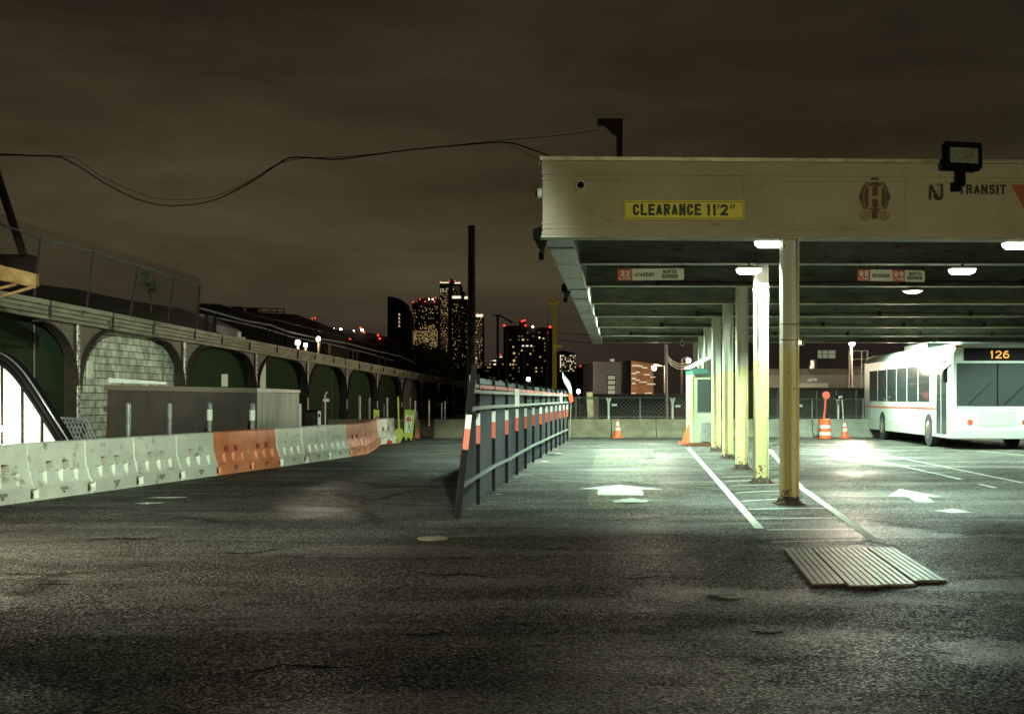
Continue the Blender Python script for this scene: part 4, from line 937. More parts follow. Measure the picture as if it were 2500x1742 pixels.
# stubs, rail feet and sagging cables on top of the viaduct
for k, xx in enumerate((505, 525, 585, 652, 663, 700, 795, 805, 850, 862, 872, 925, 940)):
    z = 42000/(1525-xx); t = MB(); X = vx(z); h = vh(z)+.42; hh = (.62 if k not in (2,) else .28)
    t.box((X-.06, z-.05, h), (X+.04, z+.05, h+hh)); t.box((X-.20, z-.14, h+.001), (X+.18, z+.14, h+.08)); t.build('rail_stub', 'win_office' if False else ('shed_white' if k == 2 else 'black'), via)
def vcable(name, pts, r, lb, m='galv'):
    b = MB(); b.tube([P(x, y, z) for x, y, z in pts], r, 6); return tag(b.build(name, m), lb, 'cable', 'cables along the viaduct top')
vcable('viaduct_cable', [(489, 752, 42), (540, 766, 43), (600, 783, 45), (660, 793, 48), (700, 808, 51), (760, 822, 55), (850, 838, 62), (920, 857, 69), (975, 869, 76), (1010, 884, 80)], .035, 'pale sagging cable along the viaduct top, upper run', 'shed_white' if False else 'galv')
vcable('viaduct_cable', [(489, 768, 42), (560, 782, 44), (640, 800, 47.5), (720, 824, 52), (800, 838, 58), (900, 862, 67), (960, 880, 75)], .028, 'pale sagging cable along the viaduct top, lower run')
vcable('viaduct_cable', [(560, 752, 44), (640, 772, 47), (745, 797, 53), (860, 826, 63), (910, 838, 69)], .03, 'dark cable strung above the others on the viaduct', 'black')

# chain-link fence on the near part of the viaduct
cl = thing('chain_link_fence', 'leaning chain-link fence with pale top rail on the near viaduct cornice', 'fence', (vx(30), 30, vh(30)+.42))
cp = [((-230, 690), (-190, 488)), ((-60, 735), (-20, 540)), ((80, 764), (98, 580)), ((207, 782), (228, 615)), ((313, 798), (337, 648)), ((406, 814), (425, 676)), ((478, 827), (488, 697))]
TP = []
for (b0, t0) in cp:
    Zb = 42000/(1525-b0[0]); pb = P(b0[0], b0[1], Zb-.2); pt = P(t0[0], t0[1], Zb-.3); TP.append((pb, pt))
    b = MB(); b.tube([pb, pt+(pt-pb).normalized()*.02], .03, 8); b.build('post', 'iron', cl)
b = MB(); b.tube([t_[1] for t_ in TP], .025, 8); b.build('top_rail', 'rail', cl)
b = MB()
for i in range(len(TP)-1):
    (b0, t0), (b1, t1) = TP[i], TP[i+1]; n = max(14, int((b1-b0).length/.10)); e_ = 1.13
    hgt = (t0-b0).length*e_; m_ = max(6, int(hgt/.10))
    def q(u, v): return b0.lerp(b1, u).lerp(t0.lerp(t1, u), v*e_)
    for k in range(-m_, n):
        for dr in (1, -1):
            u0, v0, u1, v1 = k/n, 0.0, (k+m_)/n, 1.0
            if u0 < 0: v0 = -u0/(u1-u0); u0 = 0
            if u1 > 1: v1 = v0+(1-u0)/(m_/n)*1.0; u1 = 1
            v1 = min(v1, 1)
            if v1-v0 < .01: continue
            a, c_ = (q(u0, v0), q(u1, v1)) if dr > 0 else (q(1-u0, v0), q(1-u1, v1))
            b.bar(a, c_, .0045, .0045)
b.build('mesh', 'iron', cl)
# leaning black pole and box at top left
t = thing('derrick_arm', 'dark leaning steel arm on a box at the top left of the viaduct', 'steel arm', P(66, 650, 31)); b = MB()
b.bar(P(-28, 360, 31), P(66, 650, 31), .16, .16); b.build('arm', 'iron', t); b = MB(); b.box(P(-60, 690, 31), P(70, 620, 31)+Vector((0, .6, 0))); b.build('head_box', 'iron', t)
t = thing('ochre_frame', 'ochre steel beam end with a triangular brace jutting in at the left edge', 'steel frame', P(40, 700, 23)); b = MB()
Zo = 23.0; b.slab([P(-90, 625, Zo), P(88, 668, Zo), P(88, 697, Zo), P(-90, 668, Zo)], (0, .15, 0)); b.build('beam', 'rust_frame', t)
b = MB(); b.bar(P(88, 699, Zo-.03), P(-60, 742, Zo-.03), .05, .05); b.bar(P(80, 699, Zo-.05), P(-60, 668, Zo-.05), .03, .03); b.bar(P(40, 694, Zo), P(-10, 706, Zo), .05, .05); b.build('brace', 'rust_frame', t)
light('frame_lamp', 'POINT', P(-60, 720, 21.5), 14, (1, .65, .25), None, .1)

# boards and fixtures on the viaduct wall
def board(x0, y0, x1, y1, lb, m='plywood', name='notice_board', cat='board', proud=.02):
    z0 = 42000/(1525-x0); z1 = 42000/(1525-x1); A = Vector((vx(z0)-.28, z0, 0)); B = Vector((vx(z1)-.28, z1, 0))
    h0, h1 = HY(y1, z0), HY(y0, z0); b = MB()
    b.hexa([(A.x+proud, A.y, h0), (B.x+proud, B.y, HY(y1, z1)), (B.x, B.y, HY(y1, z1)), (A.x, A.y, h0), (A.x+proud, A.y, h1), (B.x+proud, B.y, HY(y0, z1)), (B.x, B.y, HY(y0, z1)), (A.x, A.y, h1)])
    return tag(b.build(name, m), lb, cat)
board(237, 880, 252, 924, 'narrow white board on the concrete block bay')
board(560, 913, 574, 943, 'small white board on the green wall above the brown shed')
board(652, 882, 665, 947, 'tall narrow white board on the green wall behind the pale shed')
board(802, 973, 817, 980, 'small pinkish sign plate on the green wall', 'sign_white')
board(1098, 970, 1116, 984, 'white sign with a red heading on the far viaduct wall', 'sign_white')
# small lit conduits and lamp posts by the wall
for k, (x, y0, y1, m) in enumerate(((786, 970, 1012, 'rust'), (878, 966, 1012, 'gold'), (901, 970, 994, 'galv'), (945, 970, 1012, 'gold'), (1000, 972, 1000, 'galv'), (1013, 978, 995, 'gold'), (1047, 977, 1008, 'gold'), (1078, 983, 1000, 'galv'), (1086, 979, 1010, 'galv'), (937, 986, 1015, 'galv'))):
    Z = 52+k*2; X = XZ(x, Z)
    b = MB(); b.tube([(X, Z, 0), (X, Z, HY(y0, Z))], .05, 8); tag(b.build('marker_post', m if m != 'gold' else 'silver_line'), 'slim pale marker post before the green viaduct wall, number of posts alike', 'post', 'slim posts before the viaduct wall')
    bpy.context.scene.objects[-1] if False else None
for o, q_ in zip([o for o in COL.objects if o.name.startswith('marker_post')], ('rust-red slim post beside the white bent-top post', 'slim pale post above the cone tip behind the barriers', 'slim grey post right of the first pale one', 'slim pale post just left of the tall yellow pole', 'slim grey post directly behind the yellow crossing sign', 'short pale post right of the crossing sign top', 'slim pale post in front of the bare concrete bay', 'slim grey post left of the white wall sign', 'slim grey post right of the concrete bay, longer one', 'grey post rising behind the end white barrier')): o['label'] = q_
Z = 44; t = thing('gooseneck_post', 'thin white post with a bent top before the green wall', 'post', (XZ(794, Z), Z, 0)); b = MB(); b.tube([(XZ(794, Z), Z, 0), P(794, 965, Z), P(796, 959, Z), P(800, 957, Z)], .03, 8); b.build('pole', 'shed_white', t)

# ---- shed
ZS = 30.0
sx0, sx1 = XZ(262, ZS), XZ(628, ZS); h0, h1 = 1.78, 1.70
t = thing('shed', 'low shed with brown corrugated front, pale stained end wall and flat trim', 'shed', ((sx0+sx1)/2, ZS, 0))
b = MB(); n = 92; vs_ = []; fs = []
for k in range(n*4+1):
    u = k/(4*n); o_ = (0, -.03, -.03, 0)[k % 4]; X = sx0+(sx1-sx0)*u; vs_ += [(X, ZS+o_, 0), (X, ZS+o_, h0-.12+(h1-h0)*u)]
for k in range(4*n): fs.append((2*k, 2*k+2, 2*k+3, 2*k+1))
b.add(vs_, fs); b.build('corrugated_front', 'shed_dark', t)
b = MB(); b.hexa([(sx0-.05, ZS-.07, h0-.12), (sx1, ZS-.07, h1-.12), (sx1, ZS+.1, h1-.12), (sx0-.05, ZS+.1, h0-.12), (sx0-.05, ZS-.07, h0), (sx1, ZS-.07, h1), (sx1, ZS+.1, h1), (sx0-.05, ZS+.1, h0)]); b.build('front_trim', 'shed_trim', t)
ex, ez = XZ(730, 34.1), 34.1
def ew(a, b_, x0, x1, h_0, h_1, mb):
    A = Vector((sx1, ZS, 0)).lerp(Vector((ex, ez, 0)), a); B = Vector((sx1, ZS, 0)).lerp(Vector((ex, ez, 0)), b_); n_ = Vector((1, -.09, 0))
    mb.hexa([A+n_*x0+Vector((0, 0, h_0)), A+n_*x1+Vector((0, 0, h_0)), B+n_*x1+Vector((0, 0, h_0)), B+n_*x0+Vector((0, 0, h_0)), A+n_*x0+Vector((0, 0, h_1)), A+n_*x1+Vector((0, 0, h_1)), B+n_*x1+Vector((0, 0, h_1-.02)), B+n_*x0+Vector((0, 0, h_1-.02))])
b = MB(); ew(0.003, 1, -.1, 0, 0, h1-.10, b); b.build('end_wall', 'shed_light', t)
b = MB(); ew(.0, 1.01, -.1, .03, h1-.099, h1, b); b.build('end_trim', 'shed_white', t)
b = MB(); ew(1.001, 1.02, -.12, .05, 0, 1.3, b); b.build('corner_post', 'shed_white', t)
b = MB(); b.hexa([(sx0, ZS+.1, h0-.02), (sx1-.1, ZS+.1, h1-.02), (ex-.1, ez, h1-.04), (sx0, ez, h0-.03), (sx0, ZS+.1, h0-.01), (sx1-.1, ZS+.1, h1-.008), (ex-.1, ez, h1-.03), (sx0, ez, h0-.018)]); b.build('roof', 'shed_trim', t)
b = MB(); b.box((sx0, ZS+.02, 0), (sx0+.06, ez, h0-.14)); b.build('side_wall', 'shed_dark', t)
b = MB(); p0, p1 = P(265, 922, 31), P(405, 932, 31); b.hexa([p0+Vector((0, 0, -.12)), p1+Vector((0, 0, -.06)), p1+Vector((0, .1, -.06)), p0+Vector((0, .1, -.12)), p0, p1, p1+Vector((0, .1, 0)), p0+Vector((0, .1, 0))]); tag(b.build('white_lintel', 'shed_white'), 'long pale strip lying above the shed roof against the block bay', 'board')
# bollards
for k, (x, y0, lb) in enumerate(((313, 983, 'first'), (414, 984, 'second'), (512, 982, 'third'), (616, 984, 'fourth'))):
    Z = 24.5+k*.9; c = (XZ(x, Z), Z, 0); t = thing('bollard', lb+' galvanised pipe bollard from the left, before the brown shed', 'bollard', c, 'pipe bollards before the shed'); b = MB()
    hh = HY(y0, Z); b.lathe([(.055, 0), (.055, hh-.03), (.045, hh), (.01, hh+.01)], c, 14); b.build('tube', 'galv', t)
    if k > 1: b = MB(); b.lathe([(.062, hh-.38), (.062, hh-.15)], c, 14); b.build('sticker_band', 'sign_white', t)
# dark bin and small pillar
Z = 38; t = thing('litter_bin', 'dark closed litter bin right of the pale shed end', 'bin', (XZ(760, Z), Z, 0)); b = MB()
b.box((XZ(745, Z), Z, 0), (XZ(775, Z), Z+.4, HY(1006, Z))); b.build('bin_body', 'iron', t, bevel=.03); b = MB(); b.box((XZ(746, Z), Z+.01, HY(1006, Z)+.002), (XZ(774, Z), Z+.39, HY(1000, Z))); b.build('lid', 'black', t)
Z = 37; t = thing('call_pillar', 'slim pale pillar with a dark slot beside the litter bin', 'pillar', (XZ(779, Z), Z, 0)); b = MB(); b.box((XZ(776, Z), Z, 0), (XZ(782.5, Z), Z+.1, HY(1003, Z))); b.build('pillar_body', 'sign_white', t); b = MB(); b.box((XZ(777, Z), Z-.004, HY(1018, Z)), (XZ(781.5, Z), Z, HY(1009, Z))); b.build('slot', 'black', t)

# ================================================================== GLOWING ARCHED WINDOW (left)
ZA = 19.6
arc_o = [(-200, 880), (-140, 858), (-80, 848), (-30, 850), (0, 858), (30, 876), (58, 904), (88, 946), (118, 992), (148, 1040), (176, 1085), (215, 1150)]
t = thing('arched_shelter', 'arched shelter with black curved frame and glowing frosted panels at the left edge', 'shelter', (XZ(-60, ZA), ZA, 0))
def smooth(pts, n=6):
    o_ = []
    for i in range(len(pts)-1):
        p0 = pts[max(i-1, 0)]; p1 = pts[i]; p2 = pts[i+1]; p3 = pts[min(i+2, len(pts)-1)]
        for k in range(n):
            s_ = k/n; o_.append(tuple(.5*((2*p1[j])+(-p0[j]+p2[j])*s_+(2*p0[j]-5*p1[j]+4*p2[j]-p3[j])*s_*s_+(-p0[j]+3*p1[j]-3*p2[j]+p3[j])*s_**3) for j in range(2)))
    return o_+[pts[-1]]
ao = smooth(arc_o)
def offset_curve(pts, d):
    r_ = []
    for i, p in enumerate(pts):
        a = pts[max(i-1, 0)]; c_ = pts[min(i+1, len(pts)-1)]; dx, dy = c_[0]-a[0], c_[1]-a[1]; l = math.hypot(dx, dy); r_.append((p[0]-dy/l*d, p[1]+dx/l*d))
    return r_
b = MB(); b.tube([P(x, y, ZA-.1) for x, y in offset_curve(ao, 8)], .06, 10); b.tube([P(x, y, ZA) for x, y in offset_curve(ao, 22)], .05, 8); b.build('outer_frame', 'black', t)
b = MB(); b.tube([P(x, y, ZA-.14) for x, y in offset_curve(ao, 3)], .015, 6); b.build('frame_highlight', 'galv', t)
inner = offset_curve(ao, 30)
def ytop(x):
    for i in range(len(inner)-1):
        if inner[i][0] <= x <= inner[i+1][0]: u = (x-inner[i][0])/(inner[i+1][0]-inner[i][0]); return inner[i][1]+(inner[i+1][1]-inner[i][1])*u
    return 1110
mull = [(-160, -152), (-102, -94), (-46, -38), (1, 8), (50, 58), (98, 106), (146, 150)]
for k in range(len(mull)-1):
    x0, x1 = mull[k][1], mull[k+1][0]; xs = [x0+(x1-x0)*q_/6 for q_ in range(7)]
    poly = [P(x, ytop(x)+1, ZA) for x in xs]+[P(x1, 1200, ZA), P(x0, 1200, ZA)]
    if ytop(x1) > 1100 and ytop(x0) > 1100: continue
    b = MB(); b.slab(poly, (0, .01, 0)); b.build('frosted_panel', 'backlit', t)
for x0, x1 in mull:
    if ytop(x0) < 1095: b = MB(); b.box(P(x0, 1200, ZA-.03), P(x1, ytop(x0)-2, ZA+.03)); b.build('mullion', 'iron', t)
b = MB()
for i in range(len(ao)-1):
    (x0, y0), (x1, y1) = ao[i], ao[i+1]; b.hexa([P(x0, y0+8, ZA+.06), P(x1, y1+8, ZA+.06), P(x1, y1+8, ZA+.06)+Vector((0, .22, 0)), P(x0, y0+8, ZA+.06)+Vector((0, .22, 0)), P(x0, y0, ZA+.06), P(x1, y1, ZA+.06), P(x1, y1, ZA+.06)+Vector((0, .22, 0)), P(x0, y0, ZA+.06)+Vector((0, .22, 0))])
b.build('roof', 'black', t)
b = MB(); c = P(-2, 1045, ZA-.12); b.lathe([(.02, -.02), (.06, 0), (.02, .02)], c, 14, 'y'); b.build('lamp', 'lamp_white', t)
light('shelter_lamp', 'POINT', P(-2, 1045, ZA-.35), 60, (1, .93, .75), t, .06)
# scissor gate beside it
Zg = 20.3; t = thing('scissor_gate', 'folded diagonal steel lattice gate right of the arched shelter', 'gate', (XZ(195, Zg), Zg, 0)); b = MB()
for k in range(9):
    x0 = 140+k*9; b.bar(P(x0, 1020, Zg), P(x0+40, 1110, Zg), .022, .02); 
for k in range(8):
    x0 = 206-k*9; b.bar(P(x0, 1020, Zg+.05), P(x0-26, 1110, Zg+.05), .018, .02)
b.bar(P(142, 1019, Zg), P(214, 1023, Zg), .03, .03); b.build('lattice', 'galv', t)

# ================================================================== JERSEY BARRIERS, far edge
def jersey(x0, x1, Z, htop, label, m='concrete', cat='barrier', n=0):
    X0, X1 = XZ(x0, Z), XZ(x1, Z); prof = [(-.28, 0), (-.28, .07), (-.14, .25), (-.08, htop), (.08, htop), (.14, .25), (.28, .07), (.28, 0)]
    b = MB(); k = len(prof); segs = 10; vs_ = []
    for s_ in range(segs+1):
        X = X0+(X1-X0)*s_/segs
        for (dy, h) in prof: vs_.append((X, Z+.28+dy+random.uniform(-.004, .004), h+random.uniform(-.006, .006)*(h > .2)))
    fs = [(s_*k+j, (s_+1)*k+j, (s_+1)*k+j+1, s_*k+j+1) for s_ in range(segs) for j in range(k-1)]+[tuple(range(k)), tuple(segs*k+j for j in range(k))]
    b.add(vs_, fs); o = b.build('concrete_barrier', m); tag(o, label, cat, 'concrete barriers along the far edge')
    t = MB()
    return o
jl = ['dim tan concrete barrier behind the orange traffic barriers', 'concrete barrier right of the yellow crossing sign', 'rounded-end concrete barrier left of the leaning fence post', 'concrete barrier just right of the fence end',
      'cracked concrete barrier behind the lone small cone', 'concrete barrier left of the guard booth', 'concrete barrier hidden behind the column row', 'concrete barrier left of the orange barrel', 'concrete barrier behind the orange barrel', 'concrete barrier behind the far bus']
js = [(800, 905), (908, 1022), (1060, 1142), (1385, 1492), (1494, 1602), (1604, 1700), (1702, 1840), (1842, 1985), (1987, 2130), (2132, 2280)]
for (a, c_), lb in zip(js, jl): jersey(a, c_, 45.5 if a > 1300 else 45.0, .68, lb, 'concrete' if a < 1750 else 'concrete_grey')
# drainage notches
# far roadside strip of dark soil
b = MB(); b.add([(-13, 46.3, .02), (30, 46.3, .02), (30, 120, .02), (-13, 120, .02)], [(0, 1, 2, 3)]); o = b.build('soil', 'plant_dirt', fix=False); tag(o, kind='structure')
# chain-link fence behind the barriers
def lfence(xs, ytop, Z, label, yrail=1017):
    t = thing('wire_fence', label, 'fence', (XZ(xs[0], Z), Z, 0), None)
    for x in xs: b = MB(); b.tube([(XZ(x, Z), Z, 0), (XZ(x, Z), Z, HY(ytop, Z)+.02)], .03, 7); b.build('post', 'galv', t)
    b = MB(); b.tube([P(xs[0], ytop, Z), P(xs[-1], ytop, Z)], .02, 6); b.build('top_rail', 'galv', t)
    b = MB(); b.tube([P(xs[0], yrail, Z), P(xs[-1], yrail, Z)], .018, 6); b.build('lower_rail', 'galv', t)
    b = MB(); X0, X1 = XZ(xs[0], Z), XZ(xs[-1], Z); H_ = HY(ytop, Z); st = .16
    n = int((X1-X0)/st)
    for k in range(-int(H_/st), n):
        for dr in (1, -1):
            a = X0+k*st; z0 = 0.0
            if a < X0: z0 = X0-a; a = X0
            e_ = a+(H_-z0); z1 = H_
            if e_ > X1: z1 = H_-(e_-X1); e_ = X1
            if z1-z0 < .05: continue
            if dr < 0: a, e_ = X0+X1-a, X0+X1-e_
            b.bar((a, Z, z0), (e_, Z, z1), .005, .005)
    b.build('mesh', 'galv', t); return t
lfence([1386, 1406, 1484, 1563, 1640, 1700], 970, 47.5, 'chain-link fence with thin rails behind the concrete barriers, left of the columns')
lfence([1850, 1983, 2107, 2180, 2300], 974, 47.5, 'chain-link fence with thin rails behind the orange barrel')
# white Y posts
for k, (x, lb) in enumerate(((1486, 'pale fork-topped post nearest the fence end'), (1642, 'pale fork-topped post near the guard booth'), (2046, 'pale fork-topped post carrying the black sign'))):
    Z = 47.0; t = thing('fork_post', lb, 'post', (XZ(x, Z), Z, 0), 'fork-topped posts'); b = MB(); yt = 980
    b.box((XZ(x-2, Z), Z-.05, 0), (XZ(x+2, Z), Z, HY(yt, Z))); b.build('stem', 'shed_white', t)
    b = MB(); b.slab([P(x-2.2, 985, Z-.052), P(x-7, 970, Z-.052), P(x-1.5, 972, Z-.052), P(x, 977, Z-.052), P(x+1.5, 972, Z-.052), P(x+7, 970, Z-.052), P(x+2.2, 985, Z-.052)], (0, .04, 0)); b.build('fork', 'shed_white', t)
# small placards on that fence
for x, y, lb in ((1500, 988, 'small pale placard on the wire fence, left one'), (1655, 991, 'small pale placard on the wire fence, right one'), (1953, 990, 'small placard with a red corner on the wire fence')):
    b = MB(); b.box(P(x-6.5, y+2.8, 47.4), P(x+6.5, y-2.8, 47.4)+Vector((0, .02, 0))); tag(b.build('placard', 'sign_white'), lb, 'sign')

# ---- cones and barrel
def cone(c, h, label, bands=True, lean=0):
    t = thing('traffic_cone', label, 'traffic cone', c, 'orange traffic cones'); r0 = h*.24; b = MB()
    b.box((-r0*1.25, -r0*1.25, 0), (r0*1.25, r0*1.25, h*.04)); b.lathe([(r0, h*.041), (r0*.16, h), (r0*.1, h)], (0, 0, 0), 20); o = b.build('cone_body', 'safety_orange'); o.parent = t; o.location = (0, 0, 0)
    if bands:
        for z0, z1 in ((.42, .58), (.68, .88)):
            f_ = lambda z: r0*(1-.84*(z-.041)/.96)+.004
            b = MB(); b.lathe([(f_(z0), z0*h), (f_(z1), z1*h)], (0, 0, 0), 20); q_ = b.build('white_band', 'white_tape'); q_.parent = t; q_.location = (0, 0, z0*h)
    t.rotation_euler = (0, R(lean), 0); return t
cone(G(1508, 1068), .66, 'small cone with white bands before the cracked concrete barrier')
cone(G(2062, 1069), .62, 'cone with white bands right of the orange barrel')
t = cone(G(1683, 1087)+Vector((0, 0, .02)), 1.05, 'tall plain orange cone leaning against the guard booth', bands=False, lean=9)
cone(G(1016, 1069), .46, 'small plain orange cone beside the yellow crossing sign', bands=False)
cone(G(861, 1060), .62, 'cone tip showing above the far orange barriers', bands=True)
c = G(2014, 1069.5); t = thing('traffic_barrel', 'orange and white banded traffic barrel right of the nearest column', 'traffic barrel', c)
hh = .69; rr = .21
for k, (z0, z1, m) in enumerate(((0, .16, 'o'), (.16, .32, 'w'), (.32, .50, 'o'), (.50, .66, 'w'), (.66, .95, 'o'))):
    q0, q1 = z0*hh/.95, z1*hh/.95; s0 = rr*(1.06-.10*z0); s1 = rr*(1.06-.10*z1)
    b = MB(); b.lathe([(s0*.98, q0), (s0, q0+.012), (s1, q1-.012), (s1*.98, q1)], c, 26); b.build('orange_band' if m == 'o' else 'white_band', 'safety_orange' if m == 'o' else 'white_tape', t)
b = MB(); b.lathe([(rr*.9, hh), (rr*.5, hh+.03), (.03, hh+.035)], c, 20); b.build('lid', 'safety_orange', t)
b = MB(); p0 = Vector((c.x-.04, c.y, hh+.03)); p1 = P(2016, 972, c.y); t2 = thing('red_paddle', 'red octagonal paddle sign on a red stick planted in the orange barrel', 'paddle sign', p0)
b.bar(p0, p1, .05, .03); b.build('stick', 'sign_red', t2); b = MB(); cc = P(2017, 964, c.y-.03); b.lathe([(.14, 0), (.14, .02)], cc, 8, 'y'); b.build('octagon', 'sign_red', t2)
t = thing('black_sign', 'small black rectangular sign with pale lettering on two thin stakes', 'sign', (XZ(2052, 46.5), 46.5, 0)); b = MB(); b.slab([P(2040, 966, 46.5), P(2060, 963.5, 46.5), P(2061, 973, 46.5), P(2041, 975, 46.5)], (0, .04, 0)); b.build('board', 'black', t)
b = MB(); text(b, 'TAXI', P(2047, 971.5, 46.49), P(2058, 970.5, 46.49)-P(2047, 971.5, 46.49), P(2047, 966.5, 46.49)-P(2047, 971.5, 46.49), (0, -1, 0), .2, .003) if False else text(b, 'NEXT', P(2047, 971.5, 46.49), P(2058, 970.5, 46.49)-P(2047, 971.5, 46.49), P(2047, 966.5, 46.49)-P(2047, 971.5, 46.49), (0, -1, 0), .2, .003); b.build('lettering', 'sign_white', t)
b = MB(); b.tube([P(2056, 974, 46.52), P(2059, 1023, 46.52), (XZ(2060, 46.52), 46.52, 0)], .02, 6); b.build('stake', 'shed_white', t)
# ---- yellow crossing sign and yellow pole
c = G(1000, 1078); Z = c.y
t = thing('crossing_sign', 'yellow-green folding pedestrian crossing sign with a red disc at the end of the barriers', 'sign', c); b = MB()
def ps(x, y, o=0): return P(x, y, Z)+Vector((0, o, 0))
b.slab([ps(985, 1066), ps(989, 999), ps(1013, 1001), ps(1007, 1069)], (0, .03, 0)); b.build('front_board', 'lime', t)
b = MB(); b.slab([ps(1010, 1066, .35), ps(1014, 1003, .1), ps(1019, 1004, .1), ps(1013, 1064, .35)], (0, .03, 0)); b.build('rear_board', 'galv', t)
b = MB(); b.slab([ps(988, 1055, -.004), ps(991.5, 1014, -.004), ps(1006, 1015, -.004), ps(1003, 1056, -.004)], (0, .003, 0)); b.build('white_field', 'sign_white', t)
b = MB(); cc = ps(998, 1023, -.010); b.lathe([(.095, 0), (.095, .005)], cc, 8, 'y'); b.build('red_disc', 'sign_red', t)
b = MB(); text(b, 'STATE', ps(991.5, 1005, -.004), ps(1010, 1006, 0)-ps(991.5, 1005, 0), Vector((0, 0, .06)), (0, -1, 0), .2, .003); text(b, 'LAW', ps(995, 1011.5, -.004), ps(1007, 1012, 0)-ps(995, 1011.5, 0), Vector((0, 0, .06)), (0, -1, 0), .2, .003)
# walking figure pictogram
b.slab([ps(997, 1037, -.008), ps(1000, 1037, -.008), ps(1001, 1045, -.008), ps(998, 1045, -.008)], (0, .003, 0)); b.bar(ps(998.5, 1045, -.008), ps(995, 1053, -.008), .02, .004); b.bar(ps(1000, 1045, -.008), ps(1002, 1053, -.008), .02, .004); b.bar(ps(998, 1038, -.008), ps(994, 1042, -.008), .016, .004); b.lathe([(.022, 0), (.022, .003)], ps(998.5, 1034, -.01), 10, 'y')
b.build('lettering', 'ink', t)
b = MB(); b.slab([ps(988, 1066, .01), ps(994, 1067, .01), ps(993, 1077, .01), ps(990, 1077, .01)], (0, .02, 0)); b.slab([ps(1000, 1067, .01), ps(1004, 1067, .01), ps(1006, 1077.5, .01), ps(1002, 1077.5, .01)], (0, .02, 0)); b.build('feet', 'lime', t)
b = MB(); b.box((XZ(978, Z), Z-.1, 0), (XZ(1010, Z), Z+.3, .06)); b.build('ballast', 'rubber', t)
c = G(973, 1081); Z2 = c.y; t = thing('yellow_stand', 'bright yellow plastic stand with a tall yellow pole beside the last white barrier', 'pole stand', c); b = MB()
b.slab([P(x, y, Z2) for x, y in ((966, 1080.5), (977, 1080.5), (984, 1062), (983, 1050), (980, 1046), (968, 1046), (963, 1053), (962, 1064))], (0, .16, 0)); b.build('stand_base', 'lime_pole', t, bevel=.02)
b = MB(); b.bar(P(974, 1046, Z2+.05), P(972, 968, Z2+.05), .045, .045); b.bar(P(975.5, 1046, Z2+.10), P(973, 1000, Z2+.10), .02, .02); b.build('pole', 'lime_pole', t)
Z3 = 41; b = MB(); b.slab([P(912, 1024, Z3), P(912, 999, Z3), P(926, 1000, Z3), P(926, 1024, Z3)], (0, .03, 0)); t = thing('rear_crossing_sign', 'dimmer yellow-green crossing sign behind the far orange barriers', 'sign', (XZ(919, Z3), Z3, 0)); b.build('board', 'lime', t)
b = MB(); b.lathe([(.07, 0), (.07, .004)], P(921, 1019, Z3-.01), 8, 'y'); b.build('red_disc', 'sign_red', t); b = MB(); b.box((XZ(914, Z3), Z3+.005, 0), (XZ(924, Z3), Z3+.025, HY(1024.3, Z3))); b.build('leg', 'rubber', t)

# ---- guard booth between the columns
Zb = 37.0; bx0, bx1 = XZ(1692, Zb), XZ(1745, Zb); t = thing('guard_booth', 'narrow cream guard booth with teal awning squeezed beside the far columns', 'booth', ((bx0+bx1)/2, Zb, 0))
hb = HY(913, Zb)
b = MB(); b.box((bx0, Zb, .12), (bx1, Zb+1.5, hb)); b.build('cabin', 'cream', t)
b = MB(); b.box((bx0+.13, Zb-.012, 1.05), (bx1-.10, Zb-.002, hb-.15)); b.build('window', 'glass', t)
b = MB(); b.box((bx0-.01, Zb-.05, hb+.002), (bx1-.2, Zb+1.5, hb+.17)); b.build('awning_band', 'teal', t)
b = MB(); b.hexa([(bx0-.05, Zb-.06, hb+.172), (bx0+.6, Zb-.06, hb+.50), (bx0+.6, Zb+1.5, hb+.50), (bx0-.05, Zb+1.5, hb+.172), (bx0-.05, Zb-.06, hb+.22), (bx0+.6, Zb-.06, hb+.56), (bx0+.6, Zb+1.5, hb+.56), (bx0-.05, Zb+1.5, hb+.22)]); b.build('awning', 'shed_white', t)
b = MB(); b.box((bx0-.05, Zb-.1, 0), (bx1, Zb+1.55, .118)); b.build('plinth', 'rust', t)
b = MB(); b.box((bx0+.25, Zb-.06, .15), (bx0+.5, Zb-.013, .72)); b.build('grille', 'galv', t)
b = MB(); b.box((bx0-.03, Zb-.02, .75), (bx0-.002, Zb+.06, hb-.05)); b.build('yellow_edge', 'lime_pole', t)

# ================================================================== BACKDROP: near buildings
def bbox(name, x0, y0, x1, Z, dp, m, parent):
    b = MB(); b.box((XZ(x0, Z), Z, 0), (XZ(x1, Z), Z+dp, HY(y0, Z))); return b.build(name, m, parent)
Z = 70.0; t = thing('grey_building', 'plain grey building with one tall lit window left of the orange-clad block', 'building', (XZ(1490, Z), Z, 0))
bbox('wall', 1448, 883, 1534, Z, 10, 'grey_wall', t); b = MB(); b.box(P(1482, 963, Z-.05), P(1503, 915, Z-.01)); f_ = b.build('window', 'black', t)
for y in (917, 929, 941, 952): b = MB(); b.box(P(1484, y+9, Z-.09), P(1501.5, y, Z-.055)); b.build('pane', 'win_office', f_)
b = MB(); b.box(P(1490, 883, Z+1), P(1500, 876, Z+1)+Vector((0, 1, 0))); b.build('roof_vent', 'shed_white', t)
b = MB(); b.box(P(1455, 967, 62), P(1702, 961, 62)+Vector((0, 3, 0))); b.box((XZ(1470, 62), 64, 0), (XZ(1700, 62), 64.5, HY(966, 62))); t2 = thing('dark_shed', 'long low dark shed roof behind the wire fence', 'shed', (XZ(1580, 62), 63, 0)); b.build('shed_body', 'dark_wall', t2)
Z = 68.0; t = thing('orange_clad_building', 'block with orange wood cladding and staggered pale strips', 'building', (XZ(1570, Z), Z, 0)); bbox('side_wall', 1534.5, 878, 1541, Z+.5, 10, 'dark_wall', t)
